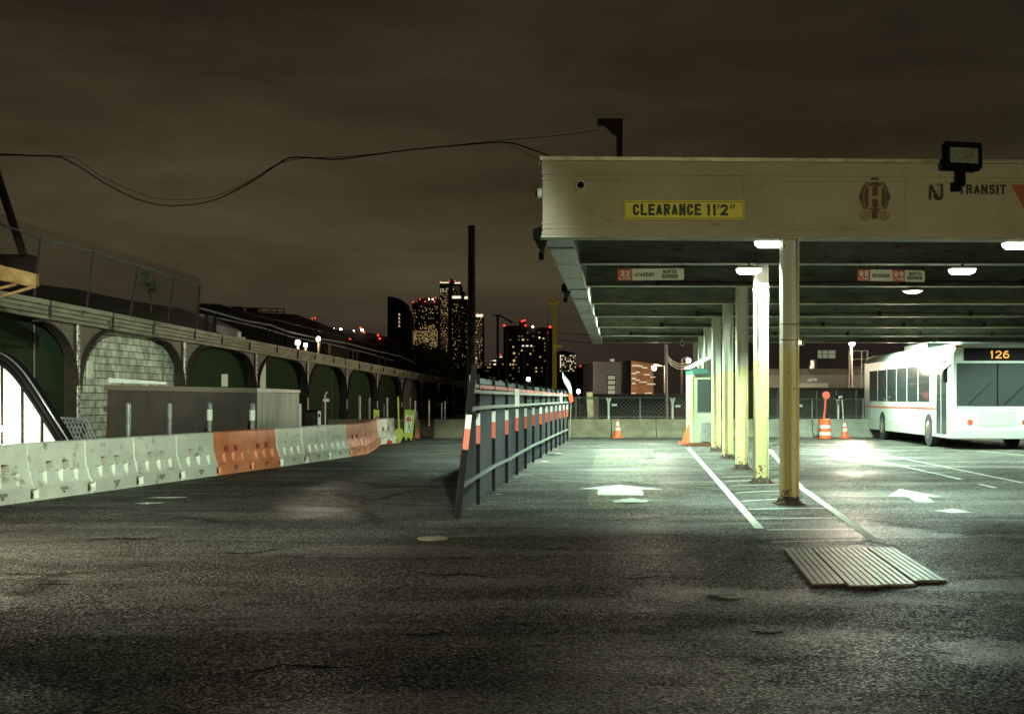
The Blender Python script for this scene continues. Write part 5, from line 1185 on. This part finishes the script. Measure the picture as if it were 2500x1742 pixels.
b = MB(); b.hexa([(XZ(1541, Z), Z, 0), (XZ(1600, Z), Z+1, 0), (XZ(1600, Z), Z+9, 0), (XZ(1541, Z), Z+9, 0), P(1541, 880, Z), P(1600, 886, Z)+Vector((0, 1, 0)), P(1600, 886, Z)+Vector((0, 9, 0)), P(1541, 880, Z)+Vector((0, 9, 0))]); b.build('clad_wall', 'wood_panel', t)
b = MB()
for (x, y, l) in ((1542, 891, 18), (1560, 892, 8), (1568, 896, 12), (1542, 910, 10), (1552, 907, 9), (1572, 913, 14), (1588, 919, 11), (1542, 922, 10), (1552, 926, 9), (1561, 931, 18), (1580, 936, 19), (1543, 934, 8), (1542, 958, 10), (1574, 958, 16)):
    f_ = (x-1541)/59.0; b.box(P(x, y+2.6, Z-.06+f_), P(x+l, y, Z-.02+f_+.15*l/18))
b.build('pale_strips', 'shed_white', t)
# street lamps behind
def far_lamp(x, y, Z, label, glow='lamp_far', r=.16, power=0, arm=0, name='street_lamp', grp='distant street lamps'):
    t = thing(name, label, 'street lamp', (XZ(x+arm, Z), Z, 0), grp); c = P(x, y, Z)
    b = MB(); pts = [(XZ(x+arm, Z), Z+.1, 0), (XZ(x+arm, Z), Z+.1, c.z+.05*Z/40)];
    if arm: pts.append((c.x, Z+.1, c.z+r*1.2))
    b.tube(pts, .05*Z/45, 6); b.build('pole', 'iron', t)
    b = MB(); b.lathe([(r*.1, -r*.8), (r*.6, -r*.6), (r*.8, 0), (r*.6, r*.6), (r*.1, r*.8)], c, 14, 'z'); b.build('bulb', glow, t)
    if power: light('glow', 'POINT', c-Vector((0, r*1.5, 0)), power, (1, .85, .62), t, r)
    return t
far_lamp(1597, 898, 64, 'street lamp glowing in front of the orange-clad block', r=.16, power=1500, arm=28)
far_lamp(1681, 880, 66, 'bright street lamp just left of the guard booth roof', r=.16, power=120, arm=-16)
far_lamp(1681, 911, 60, 'lower small lamp left of the guard booth', r=.12, arm=-3)
far_lamp(2080, 838, 58, 'brightest street lamp above the orange barrel', r=.18, power=3000, glow='lamp_white')
far_lamp(2164, 887, 60, 'street lamp left of the bus roof', r=.14, power=3000, glow='lamp_white')
far_lamp(2221, 871, 56, 'street lamp above the middle of the bus roof', r=.14, power=3000, glow='lamp_white')
far_lamp(727, 836, 58, 'brightest of the three lamps above the viaduct cornice', r=.16, power=900, glow='lamp_white')
far_lamp(746, 842, 62, 'small lamp right beside the brightest one above the viaduct', r=.13, power=400, glow='lamp_white')
far_lamp(777, 827, 66, 'right-hand lamp of the three above the viaduct cornice', r=.15, power=500, glow='lamp_far')
far_lamp(1290, 925, 80, 'small lamp between the dark tower and the centre fence top', r=.16)
far_lamp(1412, 955, 60, 'lamp low behind the white flag', r=.12)
# cables by the booth
b = MB()
for dy in (0, 6, 12): b.tube([P(1630, 868+dy, 60), P(1640, 880+dy, 60), P(1655, 888+dy, 60), P(1668, 888+dy, 60), P(1682, 880+dy, 60)], .025, 5)
tag(b.build('cable_bundle', 'shed_white'), 'sagging cable bundle left of the guard booth', 'cable')
b = MB(); b.tube([(XZ(1628, 60), 60, 0), P(1626, 840, 60)], .07, 6); tag(b.build('dark_pole', 'galv'), 'thin pole carrying the cable bundle', 'pole')
# bright shiny strip
b = MB(); b.slab([P(1432, 957, 50), P(1447, 957, 50), P(1449, 1021, 50), P(1435, 1021, 50)], (0, .3, 0)); tag(b.build('foil_wrapped_panel', mat('crumpled_foil', (.6, .62, .5), .25, metal=.7, bump=1.0, bscale=6)), 'bright crumpled foil-wrapped panel behind the wire fence', 'panel')
# right-hand backdrop
Z = 84.0; t = thing('terminal_building', 'dark grey upper building with a lit window strip behind the canopy', 'building', (XZ(2200, Z), Z, 0))
bbox('wall', 1850, 760, 3200, Z, 12, mat('dark_grey_facade', (.075, .06, .07), .8, col2=(.09, .07, .08), scale=.4), t)
b = MB(); b.box(P(1997, 874, Z-.08), P(2039, 855, Z-.02)); w_ = b.build('window', 'win_office', t)
b = MB()
for x in (2007, 2021): b.box(P(x, 874, Z-.14), P(x+.8, 855, Z-.09))
b.box(P(1997, 864.5, Z-.14), P(2039, 863.8, Z-.09)); b.build('frame', 'black', w_)
b = MB()
for x in range(2420, 2640, 34): b.box(P(x, 1010, Z-.1), P(x+9, 990, Z-.04)); 
b.build('window', 'win_office', t)
Z = 72.0; t = thing('lower_building', 'low grey building with a pale parapet band behind the orange barrel', 'building', (XZ(2100, Z), Z, 0))
bbox('wall', 1850, 902, 3200, Z, 8, mat('grey_block_wall', (.32, .33, .28), .8, col2=(.25, .26, .22), scale=.5), t)
b = MB(); b.box(P(1850, 914, Z-.25), P(3200, 900, Z-.01)); b.build('parapet', 'concrete_grey', t)
b = MB(); b.box(P(1940, 945.5, Z-.4), P(2018, 935, Z-.01)); b.build('white_band', 'shed_white', t)
b = MB(); b.box(P(1972, 931, Z-.3), P(1980, 925, Z-.01)); b.box(P(1985, 929, Z-.3), P(1992, 923, Z-.01)); b.build('wall_fitting', 'sign_white', t)
c = P(1985, 901, Z+3); t2 = thing('roof_tank', 'shiny cylindrical steel tank on the low grey building', 'tank', c); k_ = Z/F
b = MB(); b.lathe([(15*k_, 0), (15*k_, .15), (12.5*k_, .16), (12.5*k_, 23*k_), (11*k_, 24*k_)], c, 26); b.build('drum', 'tank', t2)
Z = 52.0; t = thing('blue_hoarding', 'blue-grey sheet hoarding behind the orange barrel', 'fence', (XZ(2100, Z), Z, 0)); 
for k in range(9):
    x0 = 1850+k*48; b = MB(); b.box((XZ(x0+.8, Z), Z, 0), (XZ(x0+47.2, Z), Z+.05, HY(952, Z))); b.build('panel', 'blue_wall', t)
b = MB(); b.box((XZ(1850, Z), Z-.08, HY(953, Z)), (XZ(2282, Z), Z-.002, HY(946, Z))); b.build('top_rail', 'grey_wall', t)
# scaffold tower
t = thing('scaffold', 'thin pale scaffold tower in front of the far buildings by the bus', 'scaffold', (XZ(2095, 66), 66, 0)); b = MB()
for x in (2074, 2104, 2118): b.tube([(XZ(x, 66), 66, 0), P(x, 855, 66)], .04, 5)
for y in (856, 876, 896, 918, 940): b.tube([P(2074, y, 66), P(2118, y, 66)], .03, 5)
for y in (896, 940): b.tube([P(2104, y, 66), P(2118, y-20, 66)], .025, 5)
b.build('frame', 'galv', t)

# ================================================================== BUS
def bus():
    L_, W_, H_ = 11.6, 2.55, 3.05
    A = Vector((12.47, 34.9, 0)); yaw = math.atan2(-.075, 1)   # front corner (left), driving towards the viewer
    t = thing('transit_bus', 'white transit bus with amber route number facing the viewer under the canopy', 'bus', A)
    t.rotation_euler = (0, 0, yaw)
    # local: x to the right, y away from the viewer
    def part(name, mb, m, parent=t, bevel=0.0):
        o = mb.build(name, m, None, bevel=bevel); loc = o.location.copy(); pl_ = Vector((0, 0, 0)); q_ = parent
        while q_ is not t: pl_ += q_.location; q_ = q_.parent
        o.parent = parent; o.location = loc-pl_; return o
    b = MB(); prof = [(0, .32), (0, 2.75), (.10, 2.95), (.30, H_), (W_-.30, H_), (W_-.10, 2.95), (W_, 2.75), (W_, .32)]
    n = len(prof); vs_ = [(x, .06, z) for x, z in prof]+[(x, L_, z) for x, z in prof]; ins = [(W_/2+(x-W_/2)*.95, 0, .36+(z-.36)*.985) for x, z in prof]
    b.add(vs_+ins, [(i, (i+1) % n, (i+1) % n+n, i+n) for i in range(n)]+[tuple(range(n, 2*n))]+[(i+2*n, (i+1) % n+2*n, (i+1) % n, i) for i in range(n)]+[tuple(range(2*n, 3*n))[::-1]])
    body = part('body', b, 'bus_white')
    b = MB(); b.box((.16, -.03, 1.25), (W_-.16, -.004, 2.45)); ws = part('windscreen', b, 'tinted'); b = MB(); b.box((W_/2-.02, -.045, 1.25), (W_/2+.02, -.031, 2.45)); part('pillar', b, 'black', ws)
    b = MB(); b.box((.35, -.03, 2.52), (W_-.35, -.004, 2.88)); ds = part('destination_sign', b, 'black')
    b = MB(); text(b, '126', (1.05, -.034, 2.58), (.55, 0, 0), (0, 0, .22), (0, -1, 0), .16, .003); part('route_number', b, 'amber', ds)
    for x in (.28, W_-.28): b = MB(); b.lathe([(.11, -.03), (.10, -.045), (.02, -.05)], (x, 0, .78), 16, 'y'); part('headlight', b, 'lamp_far')
    b = MB(); b.box((-.02, -.10, .30), (W_+.02, -.005, .58)); part('bumper', b, 'bus_grey', bevel=.03)
    for k in range(7):
        y0 = .9+k*1.42
        if k == 0:
            b = MB(); b.box((-.012, .45, .42), (-.003, 1.5, 2.55)); d_ = part('door', b, 'tinted'); b = MB(); b.box((-.025, .95, .42), (-.013, 1.0, 2.55)); part('door_frame', b, 'bus_grey', d_); continue
        b = MB(); b.box((-.012, y0, 1.35), (-.003, y0+1.28, 2.45)); part('side_window', b, 'tinted')
        b = MB(); b.box((W_+.003, y0, 1.35), (W_+.012, y0+1.28, 2.45)); part('side_window', b, 'tinted')
    b = MB(); b.box((-.010, 1.6, 1.13), (-.003, L_-.1, 1.17)); part('red_stripe', b, 'sign_red')
    b = MB(); b.box((-.014, 1.6, .33), (-.004, L_, .70)); part('skirt', b, 'bus_grey')
    for y0 in (2.4, 8.6):
        for x in (-.03, W_-.25):
            b = MB(); b.lathe([(.30, 0), (.49, .02), (.50, .14), (.49, .27), (.30, .28)], (x, y0, .50), 24, 'x'); tw = part('wheel', b, 'rubber'); b = MB(); b.lathe([(.04, -.03), (.14, -.02), (.27, .0), (.28, .02)], (x, y0, .50), 20, 'x'); part('rim', b, 'tank', tw)
    for x0, x1 in ((.45, 1.15), (1.45, 2.15)): b = MB(); b.bar((x0, -.05, 1.27), (x1, -.05, 1.95), .02, .012); part('wiper', b, 'black', ws)
    b = MB()
    for y0 in (1.55, 3.1, 4.5, 5.9, 7.3, 9.5, 10.6): b.box((-.006, y0, .72), (-.002, y0+.012, 1.33))
    b.box((.1, -.008, 1.16), (W_-.1, -.003, 1.175)); part('panel_seam', b, 'bus_grey')
    b = MB(); b.box((.75, -.014, .66), (W_-.75, -.004, 1.08)); part('front_grille', b, 'bus_grey')
    for x in (.52, W_-.52): b = MB(); b.lathe([(.08, -.03), (.07, -.045), (.02, -.05)], (x, 0, .78), 16, 'y'); part('indicator', b, 'orange_tape')
    for sx in (-.22, W_+.22):
        b = MB(); b.box((sx-.06, -.25, 1.9), (sx+.06, -.18, 2.3)); b.bar((max(0, min(W_, sx)), 0, 2.4), (sx, -.2, 2.28), .03, .03); part('mirror', b, 'black')
    b = MB(); b.box((.6, 5, H_+.002), (W_-.6, 8, H_+.22)); part('roof_unit', b, 'bus_white', bevel=.04)
    for x in (.2, W_-.2): b = MB(); b.box((x-.08, -.02, 2.9), (x+.08, .03, 2.96)); part('marker_lamp', b, 'orange_tape')
    light('saloon_light', 'AREA', (A.x+1.4, A.y+5, 2.7), 30, (.9, 1, .9), None, 1.5)
    return t
bus()

# ================================================================== SKYLINE
quad = None
def win_mesh(m):
    me = bpy.data.meshes.new('lit_window'); me.from_pydata([(-.5, 0, -.5), (.5, 0, -.5), (.5, 0, .5), (-.5, 0, .5)], [], [(0, 1, 2, 3)]); me.materials.append(M[m]); return me
WM = {k: win_mesh(k) for k in ('win_warm', 'win_dim', 'win_white')}
def tower(label, Z, outline, dp, wins, beacons=(), extra=(), name='tower'):
    """outline: photo points from bottom left round to bottom right; wins: (x,y,w,h,material)"""
    x0 = min(p[0] for p in outline); x1 = max(p[0] for p in outline)
    t = thing(name, label, 'tower', (XZ((x0+x1)/2, Z), Z, 0)); b = MB()
    pts = [Vector((XZ(x, Z), Z, max(0, HY(y, Z)))) for x, y in outline]; b.slab(pts, (0, dp, 0)); b.build('wall', 'dark_wall', t)
    o0 = wloc(t); wins = sorted(wins, key=lambda q_: -q_[2]*q_[3]*(2 if q_[4] != 'win_dim' else 1))
    for (x, y, ww, hh, m) in wins[:100]:
        o = bpy.data.objects.new('lit_window', WM[m]); COL.objects.link(o); o.parent = t
        p = P(x, y, Z); o.location = Vector((p.x, Z-.4, p.z))-o0; o.scale = (ww/F*Z, 1, hh/F*Z)
    rest = wins[100:]
    for m in ('win_warm', 'win_dim', 'win_white'):
        r_ = [q_ for q_ in rest if q_[4] == m]
        if r_:
            b = MB()
            for (x, y, ww, hh, _) in r_:
                p = P(x, y, Z-.4); a = ww/F*Z/2; c_ = hh/F*Z/2; b.add([(p.x-a, p.y, p.z-c_), (p.x+a, p.y, p.z-c_), (p.x+a, p.y, p.z+c_), (p.x-a, p.y, p.z+c_)], [(0, 1, 2, 3)])
            o = b.build('lit_windows', m, t, fix=False); o['kind'] = 'stuff'
    for (x, y, kind, r_) in beacons:
        b = MB(); c_ = P(x, y, Z-1); rr_ = r_/F*Z; b.lathe([(rr_*.3, -rr_*.9), (rr_, -rr_*.3), (rr_, rr_*.3), (rr_*.3, rr_*.9)], c_, 8); b.build('beacon', kind, t)
    for (xa, ya, xb, yb, m, nm) in extra: b = MB(); b.box(P(xa, yb, Z-.8), P(xb, ya, Z-.8)+Vector((0, .5, 0))); b.build(nm, m, t)
    return t
rnd = random.Random(3)
def grid(x0, y0, x1, y1, dx, dy, prob, mats, ww=1.3, hh=1.5):
    r_ = []; y = y0
    while y <= y1:
        x = x0
        while x <= x1:
            p = prob(x, y) if callable(prob) else prob
            if rnd.random() < p: r_.append((x, y, ww, hh, rnd.choice(mats)))
            x += dx
        y += dy
    return r_
ws = [(974.5+.8*math.sin(k*2.1), 766+k*3.1, 2.2+1.6*(k % 3 == 1), 1.5, ('win_white', 'win_warm', 'win_dim')[k % 3]) for k in range(11)]
tower('dark wedge-topped tower, leftmost of the skyline cluster', 820, [(946, 990), (946, 723), (958, 724), (975, 729), (990, 738), (991, 756), (1000, 757), (1003, 775), (1004, 990)], 30, ws)
def pT2(x, y):
    if y < 806: return .28 if (1028 < x < 1068 and y < 765) else (.06 if y < 790 else .55*(1025 < x < 1066))
    if y < 845: return .93
    return .55
ws = grid(1009, 748, 1068, 852, 2.9, 3.2, lambda x, y: pT2(x, y), ['win_warm', 'win_warm', 'win_warm', 'win_dim'])+grid(1008, 756, 1016, 850, 3.2, 3.6, .7, ['win_dim'])
ws = [w_ for w_ in ws if rnd.random() < .92]
tower('tower with a broad band of yellow lit windows and red roof beacons', 840, [(1006, 990), (1006, 738), (1020, 738), (1020, 728), (1071, 728), (1071, 990)], 40, ws,
      [(1008, 737, 'lamp_red', 1.6), (1025, 730, 'lamp_red', 1.6), (1038, 736, 'lamp_red', 1.5), (1047.5, 730, 'lamp_far', 1.4), (1056.5, 730, 'lamp_far', 1.4), (1063, 727, 'lamp_red', 1.6), (1061, 736, 'lamp_red', 1.6)])
ws = grid(1075, 704, 1093, 860, 3.0, 4.0, lambda x, y: .95 if y in () else .8, ['win_dim', 'win_dim', 'win_dim', 'win_dim', 'win_warm'], 1.2, 2.0)+grid(1106, 700, 1121, 722, 3, 4, .7, ['win_dim'])+grid(1076, 706, 1092, 714, 3.6, 5, .8, ['win_white'])+grid(1107, 706, 1114, 708, 4, 5, .9, ['win_white'])
tower('tallest tower of the skyline with a lit crown line', 860, [(1073, 990), (1073, 688), (1097, 688), (1100, 680), (1104, 680), (1106, 688), (1124, 690), (1124, 990)], 40, ws,
      [(1075, 686.5, 'lamp_red', .8), (1097, 685.5, 'lamp_red', .8), (1111, 685.5, 'lamp_red', .9), (1123, 688.5, 'lamp_red', .8)], [(1074, 688.6, 1096, 690.6, 'win_white', 'crown'), (1110, 689, 1123.5, 692, 'win_white', 'crown')])
ws = grid(1105, 742, 1122, 900, 3.2, 4.4, .25, ['win_dim', 'win_dim', 'win_warm'])+grid(1110, 743, 1117, 762, 4, 8, .8, ['win_warm'])+grid(1126, 742, 1140, 900, 3.2, 4.4, .2, ['win_dim', 'win_dim', 'win_warm'])
tower('stepped tower with a bright lit band just left of the tall dark pole', 790, [(1103, 990), (1103, 722), (1124, 722), (1126, 712), (1134, 712), (1135, 722), (1142, 722), (1146, 990)], 40, ws, [], [(1104, 722.5, 1125, 728, 'win_white', 'lit_band'), (1134, 723.5, 1143, 729.5, 'win_white', 'lit_band')])
ws = grid(1162, 776, 1178, 900, 2.9, 3.9, .75, ['win_dim', 'win_dim', 'win_dim', 'win_warm'], 1.2, 1.8)+[(1164, 811, 2.4, 2.4, 'win_warm'), (1164, 835, 2.2, 2.2, 'win_warm'), (1163, 874, 2.4, 4, 'win_white'), (1163, 898, 2.4, 2.4, 'win_white')]
tower('slim tower with a white crown just right of the tall dark pole', 900, [(1155, 990), (1155, 766), (1180, 768), (1181, 990)], 30, ws, [(1166, 765, 'lamp_red', .8), (1176, 766, 'lamp_red', .8)], [(1162, 767, 1179, 773, 'win_white', 'crown')])
ws = grid(1246, 812, 1340, 940, 7.0, 8.6, .17, ['win_dim', 'win_dim', 'win_dim', 'win_warm'], 3.4, 3.4)+[(1277, 829, 5, 4, 'win_warm'), (1317, 824, 4, 3.5, 'win_white'), (1327, 826, 4, 3, 'win_warm'), (1255, 862, 4.5, 4, 'win_warm'), (1255, 880, 5, 5, 'win_warm'), (1277, 844, 5, 3, 'win_white'), (1287, 844, 6, 3, 'win_white'), (1297, 844, 4, 3, 'win_white'), (1319, 871, 3, 3, 'win_warm')]+grid(1237.5, 813, 1237.5, 864, 3, 4.6, 1, ['win_white'], 1.6, 1.8)
tower('broad dark apartment tower with red roof beacons behind the centre fence', 420, [(1229, 990), (1229, 797), (1242, 795), (1268, 794), (1268, 783), (1284, 783), (1286, 796), (1318, 799), (1350, 799), (1350, 990)], 25, ws,
      [(1231, 794, 'lamp_red', 2.6), (1274, 784, 'lamp_red', 2.2), (1280, 782, 'lamp_red', 2.6), (1283, 794, 'lamp_red', 2.2), (1301, 797, 'lamp_far', 2.2), (1343, 798, 'lamp_red', 2.8)], [(1234.5, 812, 1241.5, 990, 'blue_wall', 'pale_shaft'), (1275.5, 852, 1284.5, 990, 'blue_wall', 'pale_shaft')])
ws = grid(1368, 868, 1404, 908, 4.0, 4.6, .62, ['win_white', 'win_dim', 'win_white', 'win_dim'], 2.0, 2.2)+grid(1368, 868, 1370, 896, 4, 4.6, 1, ['win_white'], 3, 3)
tower('mid-rise block with rows of white windows right of the yellow crane', 380, [(1360, 990), (1360, 858), (1375, 855), (1404, 862), (1408, 990)], 25, ws)
tower('dark low block left of the grey building with a red beacon', 300, [(1412, 990), (1412, 893), (1430, 888), (1449, 888), (1449, 990)], 20, [(1417, 894, 4, 2, 'win_dim'), (1426, 896, 3, 1.8, 'win_dim')], [(1447, 886, 'lamp_red', 2.6), (1417, 893, 'lamp_red', 1.6)])
ws = grid(1186, 872, 1228, 940, 5.2, 8.2, .22, ['win_warm', 'win_dim', 'win_dim'], 2.6, 1.8)+[(1208, 880, 6, 3, 'win_white'), (1208, 889, 6, 3, 'win_white'), (1223, 871, 7, 2, 'win_white')]
tower('low dark buildings with scattered lights left of the broad tower', 500, [(1180, 990), (1180, 893), (1200, 893), (1201, 876), (1216, 874), (1217, 866), (1230, 866), (1230, 990)], 25, ws, [(1222, 866, 'lamp_red', 1.6)], name='low_building')
tower('dark block with rooftop railing behind the viaduct', 95, [(480, 990), (480, 740), (538, 742), (540, 758), (700, 766), (722, 767), (737, 772), (738, 776), (776, 786), (779, 800), (782, 990)], 15, [], [(762, 777, 'lamp_red', 1.3), (769, 776, 'lamp_red', 1.8)], name='roof_block')
b = MB()
for y in (749, 757): b.tube([P(540, y, 94.5), P(695, y+5, 94.5)], .04, 5)
for x in (540, 565, 600, 636, 660, 676, 694): b.tube([P(x, 768, 94.5), P(x, 748+(x-540)*.035, 94.5)], .04, 5)
b.box(P(566, 766, 95.5), P(588, 748, 95.5)+Vector((0, 1, 0))); b.box(P(602, 768, 95.5), P(624, 750, 95.5)+Vector((0, 1, 0)))
o = b.build('roof_railing', 'iron', [q_ for q_ in COL.objects if q_.name == 'roof_block'][0])
ws = grid(746, 803, 788, 803, 4.5, 4, .8, ['win_white', 'win_warm'], 3, 2.4)
tower('dark hillside buildings with a row of warm lamps left of the skyline cluster', 300, [(735, 990), (735, 802), (800, 797), (830, 802), (870, 808), (905, 812), (945, 822), (945, 990)], 30, ws,
      [(779, 794, 'lamp_far', 2.6), (815, 803, 'lamp_far', 2.2), (832, 803, 'lamp_far', 2.6), (884, 805, 'lamp_far', 3.0), (880, 800, 'lamp_red', 2.2), (889, 811, 'lamp_red', 2.2), (923, 818, 'lamp_red', 2.4), (927, 826, 'lamp_red', 2.4), (855, 826, 'lamp_red', 2.6), (864, 807, 'lamp_far', 1.6)], name='hillside_buildings')
tower('long dark parapet and sheds behind the near chain-link fence', 60, [(-260, 990), (-260, 640), (60, 690), (190, 706), (260, 722), (330, 735), (440, 752), (520, 790), (520, 990)], 6, [], name='parapet_sheds')
# warm lamp post at 1470,.. skipped; crane
Z = 230.0; t = thing('tower_crane', 'yellow lattice tower crane above the far end of the centre fence', 'crane', (XZ(1354, Z), Z, 0)); b = MB()
k_ = Z/F
for dx in (-3.6, 3.6):
    for dz in (0, 7.2*k_): b.tube([(XZ(1354+dx, Z), Z+dz, 0), (XZ(1354+dx, Z), Z+dz, HY(746, Z))], .10, 4)
y = 960
while y > 752:
    b.tube([P(1350.4, y, Z), P(1357.6, y-8, Z)], .07, 4); b.tube([P(1357.6, y, Z+7.2*k_), P(1350.4, y-8, Z+7.2*k_)], .07, 4); b.tube([P(1350.4, y-8, Z), P(1357.6, y-8, Z)], .06, 4); y -= 8
b.build('mast', 'crane', t)
b = MB(); b.slab([P(1335, 741, Z), P(1367, 735, Z), P(1368, 739, Z), P(1350, 746, Z), P(1336, 745, Z)], (0, 1.2, 0)); b.build('jib_deck', 'crane', t)
b = MB(); b.tube([P(1341, 718, Z), P(1337, 742, Z)], .10, 4); b.tube([P(1341, 719, Z), P(1348, 740, Z)], .12, 4); b.tube([P(1341, 719, Z), P(1368, 736, Z)], .12, 4); b.tube([P(1352, 729, Z), P(1352, 739, Z)], .1, 4); b.build('a_frame', 'crane', t)
b = MB(); b.tube([P(1337, 742, Z), P(1336, 860, Z)], .03, 4); b.tube([P(1367, 737, Z), P(1367, 900, Z)], .03, 4); b.build('hoist_cable', 'iron', t)
b = MB(); b.box(P(1359, 848, Z), P(1371, 843, Z)+Vector((0, .6, 0))); b.box(P(1349, 852, Z), P(1359, 840, Z)+Vector((0, .6, 0))); b.build('collar', 'crane', t)
light('crane_wash', 'POINT', (XZ(1340, 205), 205, 4), 6000, (1, .85, .4), None, .5)
Z = 150.0; t = thing('catenary_pole', 'dark pole with a double cantilever arm left of the broad tower', 'pole', (XZ(1215, Z), Z, 0)); b = MB(); b.tube([(XZ(1215, Z), Z, 0), P(1215, 768, Z)], .14, 6); b.build('shaft', 'iron', t)
b = MB(); b.bar(P(1202, 769, Z), P(1222, 771, Z), .16, .16); b.bar(P(1222, 771, Z), P(1250, 788, Z), .14, .14); b.bar(P(1216, 767, Z), P(1260, 790, Z), .08, .08); b.build('arm', 'iron', t)
Z = 120.0; t = thing('pale_pole', 'pale slim pole left of the yellow crane', 'pole', (XZ(1337, Z), Z, 0)); b = MB(); b.tube([(XZ(1337, Z), Z, 0), P(1337, 832, Z)], .10, 7); b.build('shaft', 'bracket', t); b = MB(); b.tube([P(1337, 832, Z), P(1337, 815, Z)], .13, 7); b.build('head', 'galv', t)
b = MB(); 
for y0, y1 in ((812, 818), (828, 838)): b.tube([P(1358, y0, 140), P(1445, y1, 120)], .03, 4)
tag(b.build('distant_wires', 'iron'), 'two faint wires stretching right from the yellow crane', 'wires')

# ---- trees
def tree(c, h, rw, label, name='tree', seed=1, n=900, trunk=.12, zoff=0, leafs=.10):
    r_ = random.Random(seed); t = thing(name, label, 'tree', c); b = MB(); c = Vector(c)
    b.tube([c, c+Vector((.05, 0, h*.35)), c+Vector((0, 0, h*.7))], trunk, 7, trunk*.4)
    cl_ = []
    for k in range(9):
        a = r_.uniform(0, 6.28); e_ = c+Vector((math.cos(a)*rw*r_.uniform(.4, .9), math.sin(a)*rw*.7*r_.uniform(.4, .9), h*r_.uniform(.45, .95))); b.tube([c+Vector((0, 0, h*r_.uniform(.25, .55))), e_], trunk*.35, 5, trunk*.1); cl_.append(e_)
    cl_ += [c+Vector((0, 0, h*.8)), c+Vector((0, 0, h*.6))]
    b.build('trunk', 'bark', t); b = MB()
    for k in range(n):
        q_ = r_.choice(cl_)+Vector([r_.gauss(0, rw*.22) for _ in range(3)]); d1 = Vector([r_.uniform(-1, 1) for _ in range(3)]).normalized()*leafs; d2 = Vector([r_.uniform(-1, 1) for _ in range(3)]).normalized()*leafs*.7
        b.add([q_-d1, q_+d2, q_+d1, q_-d2], [(0, 1, 2, 3)])
    b.build('crown', 'leaf', t, fix=False); return t
tree((XZ(1045, 115), 115, 0), HY(840, 115), 2.0, 'dark leafy tree behind the far end of the viaduct', seed=4, n=2600, trunk=.2, leafs=.16)
tree((XZ(1005, 118), 118, 0), HY(862, 118), 1.8, 'smaller dark bush left of the leafy tree behind the viaduct', name='bush', seed=5, n=1600, trunk=.12, leafs=.15)
tree((XZ(1095, 112), 112, 0), HY(880, 112), 1.7, 'low scrub behind the viaduct just left of the tall pole', name='scrub', seed=8, n=1300, trunk=.1, leafs=.14)
Zt = 40; tree((XZ(368, Zt), Zt, HY(760, Zt)), 1.35, .42, 'sapling growing on top of the viaduct behind the chain-link fence', name='sapling', seed=6, n=420, trunk=.03, leafs=.045)

# ================================================================== LAMPS OUTSIDE THE FRAME (added to light barriers, block bay, fascia and left ground)
def street(loc, aim, power, color, label, spot=120, size=.15):  # unseen lamp on a pole, added for its light
    dd = Vector((aim[0]-loc[0], aim[1]-loc[1], 0)).normalized()*.8; t = thing('added_lamp', label, 'street lamp', (loc[0], loc[1], 0)); b = MB(); b.tube([(loc[0]-dd.x, loc[1]-dd.y, 0), (loc[0]-dd.x, loc[1]-dd.y, loc[2]+.3), (loc[0]-dd.x*.2, loc[1]-dd.y*.2, loc[2]+.3)], .06, 8, .05); b.build('pole', 'galv', t)
    b = MB(); b.box((loc[0]-.25, loc[1]-.18, loc[2]+.22), (loc[0]+.25, loc[1]+.18, loc[2]+.34)); b.build('head', 'black', t)
    d = Vector(aim)-Vector(loc); o = light('added_spot', 'SPOT', loc, power, color, t, size, spot, .6); o.rotation_euler = d.to_track_quat('-Z', 'Y').to_euler(); return t
street((8.5, -15, 3.1), (7, 17, 3.6), 5000, (1, .94, .50), 'added unseen lamp behind the viewer on the right, lighting the fascia', 70)
street((1.4, -3.5, 6.5), (-5.3, 25.5, .2), 27000, (.82, 1, .80), 'added unseen floodlight behind the viewer aimed at the row of barriers', 25)
street((1.6, -4.2, 6.9), (-11.15, 34.8, 2.6), 100000, (.84, 1, .78), 'added unseen narrow floodlight behind the viewer aimed at the block bay', 11)
street((-6.4, 10.4, 2.5), (-4.9, 11.4, 0), 1700, (1, .95, .70), 'added unseen lamp off to the left of the barriers, lighting the ground', 130)
